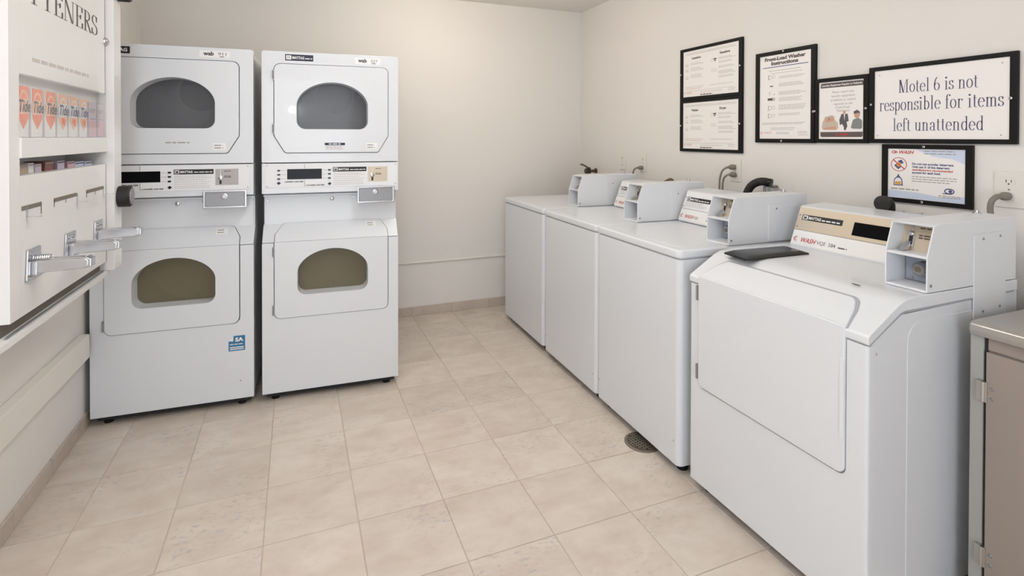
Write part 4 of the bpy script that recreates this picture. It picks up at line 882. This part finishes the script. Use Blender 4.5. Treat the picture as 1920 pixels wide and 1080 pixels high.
# coin slides
for k, xs in enumerate((.128, .391, .658)):
    b = MB(); prism(b, F0, rnd([(xs-.048, .957), (xs+.048, .957), (xs+.040, 1.046), (xs-.040, 1.046)], .006), 0, .006); prism(b, F0, rnd([(xs-.030, .966), (xs+.034, .966), (xs+.030, 1.012), (xs-.026, 1.012)], .008), .006, .020)
    cs = obj('coin_slide', b, chrome_m, t, .0015, label='chrome coin slide pushed out from the face')
    b = MB()
    prism(b, FX, rnd([(-.012, .974), (-.125, .980), (-.136, .986), (-.138, 1.002), (-.130, 1.009), (-.012, 1.012)], .004), xs-.021, xs+.021)
    obj('slide_bar', b, chrome_m, cs, .003)
    b = MB(); prism(b, FX, rnd([(-.124, .978), (-.144, .984), (-.144, 1.006), (-.128, 1.014)], .003), xs-.019, xs+.019); obj('slide_tip', b, chrome_m, cs, .003)
    b = MB(); box(b, xs-.016, xs-.012, -.120, -.018, 1.0095, 1.0125); box(b, xs+.012, xs+.016, -.120, -.018, 1.0095, 1.0125); obj('slide_rail', b, chrome_m, cs, .0008)
    if k == 0:
        pts = [(xs-.012-.011*math.cos(i*.7)+.0, -.010-i*.00055, 1.018+.008*math.sin(i*.7)) for i in range(70)]
        b = MB(); tube(b, pts, .0014, 6); obj('spring', b, chrome_m, cs)
    else:
        for dx in (-.014, .016):
            b = MB(); lathe(b, F0.p(xs+dx, 1.030, .006), (0,-1,0), [(0, .006), (.003, .006), (.005, .003)], 12); obj('bolt', b, chrome_m, cs)
# packets shown behind the pane; each is a thing of its own
pm = [(1.818, 1.886), (1.902, 1.972), (1.991, 2.064), (2.082, 2.157), (2.171, 2.246), (2.263, 2.336), (2.352, 2.430), (2.445, 2.508)]
words = ['leftmost', 'second from left', 'third from left', 'fourth from left', 'fifth from left', 'sixth from left']
for k, (ya, yb) in enumerate(pm):
    zt = 1.503-.0015*k; zl = 1.384
    if k < 6: lab = '%s orange and white powder packet behind the dispenser pane' % words[k]
    else: lab = 'pale pink packet behind the dispenser pane, %s of two' % ('left' if k == 6 else 'right')
    q = thing('detergent_packet', lab, 'packet', (-.7015, ya, 1.3605), PI/2, 'packets behind the dispenser pane')
    q['_z'] = 1.3605; w_ = yb-ya; zbot = 1.3605
    if k < 6:
        b = MB(); box(b, 0, w_, .004, .022, zbot, zt); obj('carton', b, sticker_m, q, .002)
        b = MB(); prism(b, F0, [(.006, zl+.03), (w_/2, zl), (w_-.006, zl+.03), (w_-.002, zt), (.002, zt)], -.004, -.003); obj('front_print', b, orange_m if k < 3 else peach_m, q)
        b = MB(); circ(b, F0, w_/2, zt-.040, .026, .007, -.0026, 24, .030); prism(b, F0, rnd([(.001, 1.424), (w_-.001, 1.428), (w_-.001, 1.470), (.001, 1.466)], .01), -.003, -.0027); obj('front_print', b, sticker_m if k > 2 else peach_m, q)
        b = MB(); prism(b, F0, [(w_/2-.012, zl+.024), (w_/2+.012, zl+.012), (w_/2+.014, zl+.034), (w_/2-.010, zl+.040)], -.003, -.0024); obj('front_print', b, orange_m, q)
        b = MB(); put_text(b, F0, 'Tide', .001, 1.432, .047, -.0020, shear=.3, width=w_-.004, bold=.001); obj('lettering', b, blueink_m if k > 2 else navy_m, q)
    else:
        b = MB(); box(b, 0, w_, .004, .022, zbot, zt-.004); obj('carton', b, lav_m, q, .002)
        b = MB(); slab(b, F0, .003, w_-.003, zbot+.004, 1.420, -.004, -.003); obj('front_print', b, pink_m, q)
        b = MB(); rules(b, F0, .006, w_-.006, (1.452, 1.460), .005, -.003, .3, k); slab(b, F0, .016, w_-.010, 1.426, 1.430, -.004, -.003); obj('lettering', b, greyink_m, q)
slots = [(1.918, 1.968, 1.279, tan_m, 'tan'), (1.972, 2.008, 1.281, sticker_m, 'white'), (2.015, 2.060, 1.276, lav_m, 'grey lavender'), (2.084, 2.146, 1.281, rust_m, 'rust brown'), (2.180, 2.236, 1.279, lav_m, 'lilac'), (2.264, 2.323, 1.273, pink_m, 'pink'), (2.328, 2.412, 1.269, bluepaper_m, 'left pale blue'), (2.422, 2.500, 1.266, bluepaper_m, 'right pale blue')]
for k, (ya, yb, zt, m_, cn) in enumerate(slots):
    q = thing('soap_box', '%s soap box seen in the narrow slot under the crossbar' % cn, 'box', (-.740, ya, 1.19), PI/2, 'boxes in the dispenser slot')
    q['_z'] = 1.19
    b = MB(); box(b, 0, yb-ya, 0, .055, 1.19, zt+.002); obj('carton', b, m_, q, .002)
    b = MB(); slab(b, F0, .003, yb-ya-.003, zt-.006, zt-.002, 0, .0006); obj('top_print', b, greyink_m if k < 4 else brownink_m, q)

# ------------------------------------------------------------------ metal topped cabinet at far right
CX, CY = 1.79, .905
t = thing('storage_cabinet', 'taupe cabinet with a rolled steel top at far right', 'cabinet', (CX, CY, 0), -PI/2)
CL, CD = 1.25, .49
b = MB(); prism(b, FX, rnd([(-.020, .812), (-.024, .826), (-.022, .842), (-.010, .850), (CD, .850), (CD, .812)], [.004, .008, .008, .012, 0, 0], 4), .006, CL+.02); obj('steel_top', b, steel_m, t, .004, 3)
b = MB(); box(b, .0, CL, .004, CD, .06, .8115); obj('body', b, cab2_m, t, .002)
b = MB(); box(b, .02, CL-.02, .04, CD, .0, .06); obj('plinth', b, dark_m, t)
b = MB(); box(b, 0, .032, -.004, .01, .02, .8118); obj('corner_post', b, cab2_m, t, .002)
b = MB(); box(b, .032, .041, .001, .006, .03, .808); obj('door_gap', b, dark_m, t)
b = MB(); box(b, .041, CL-.02, -.002, .004, .775, .8118); obj('top_rail', b, cab_m, t, .001)
b = MB(); box(b, .042, .60, -.014, .004, .03, .772); dr = obj('door', b, cab_m, t, .002)
b = MB(); box(b, .61, CL-.02, -.014, .004, .03, .772); obj('door', b, cab_m, t, .002)
for z in (.66, .20):
    b = MB(); box(b, .020, .046, -.0165, -.004, z-.028, z+.028); cyl(b, (.036, -.016, z-.028), (.036, -.016, z+.028), .0045, 10); hg = obj('hinge', b, steel_m, dr, .0006)
    for dz in (-.014, .014):
        b = MB(); lathe(b, (.056, -.0142, z+dz), (0, -1, 0), [(0, .005), (.002, .0035)], 10); obj('screw', b, grey_m, dr)
for o in bpy.data.objects:
    if '_z' in o: del o['_z']
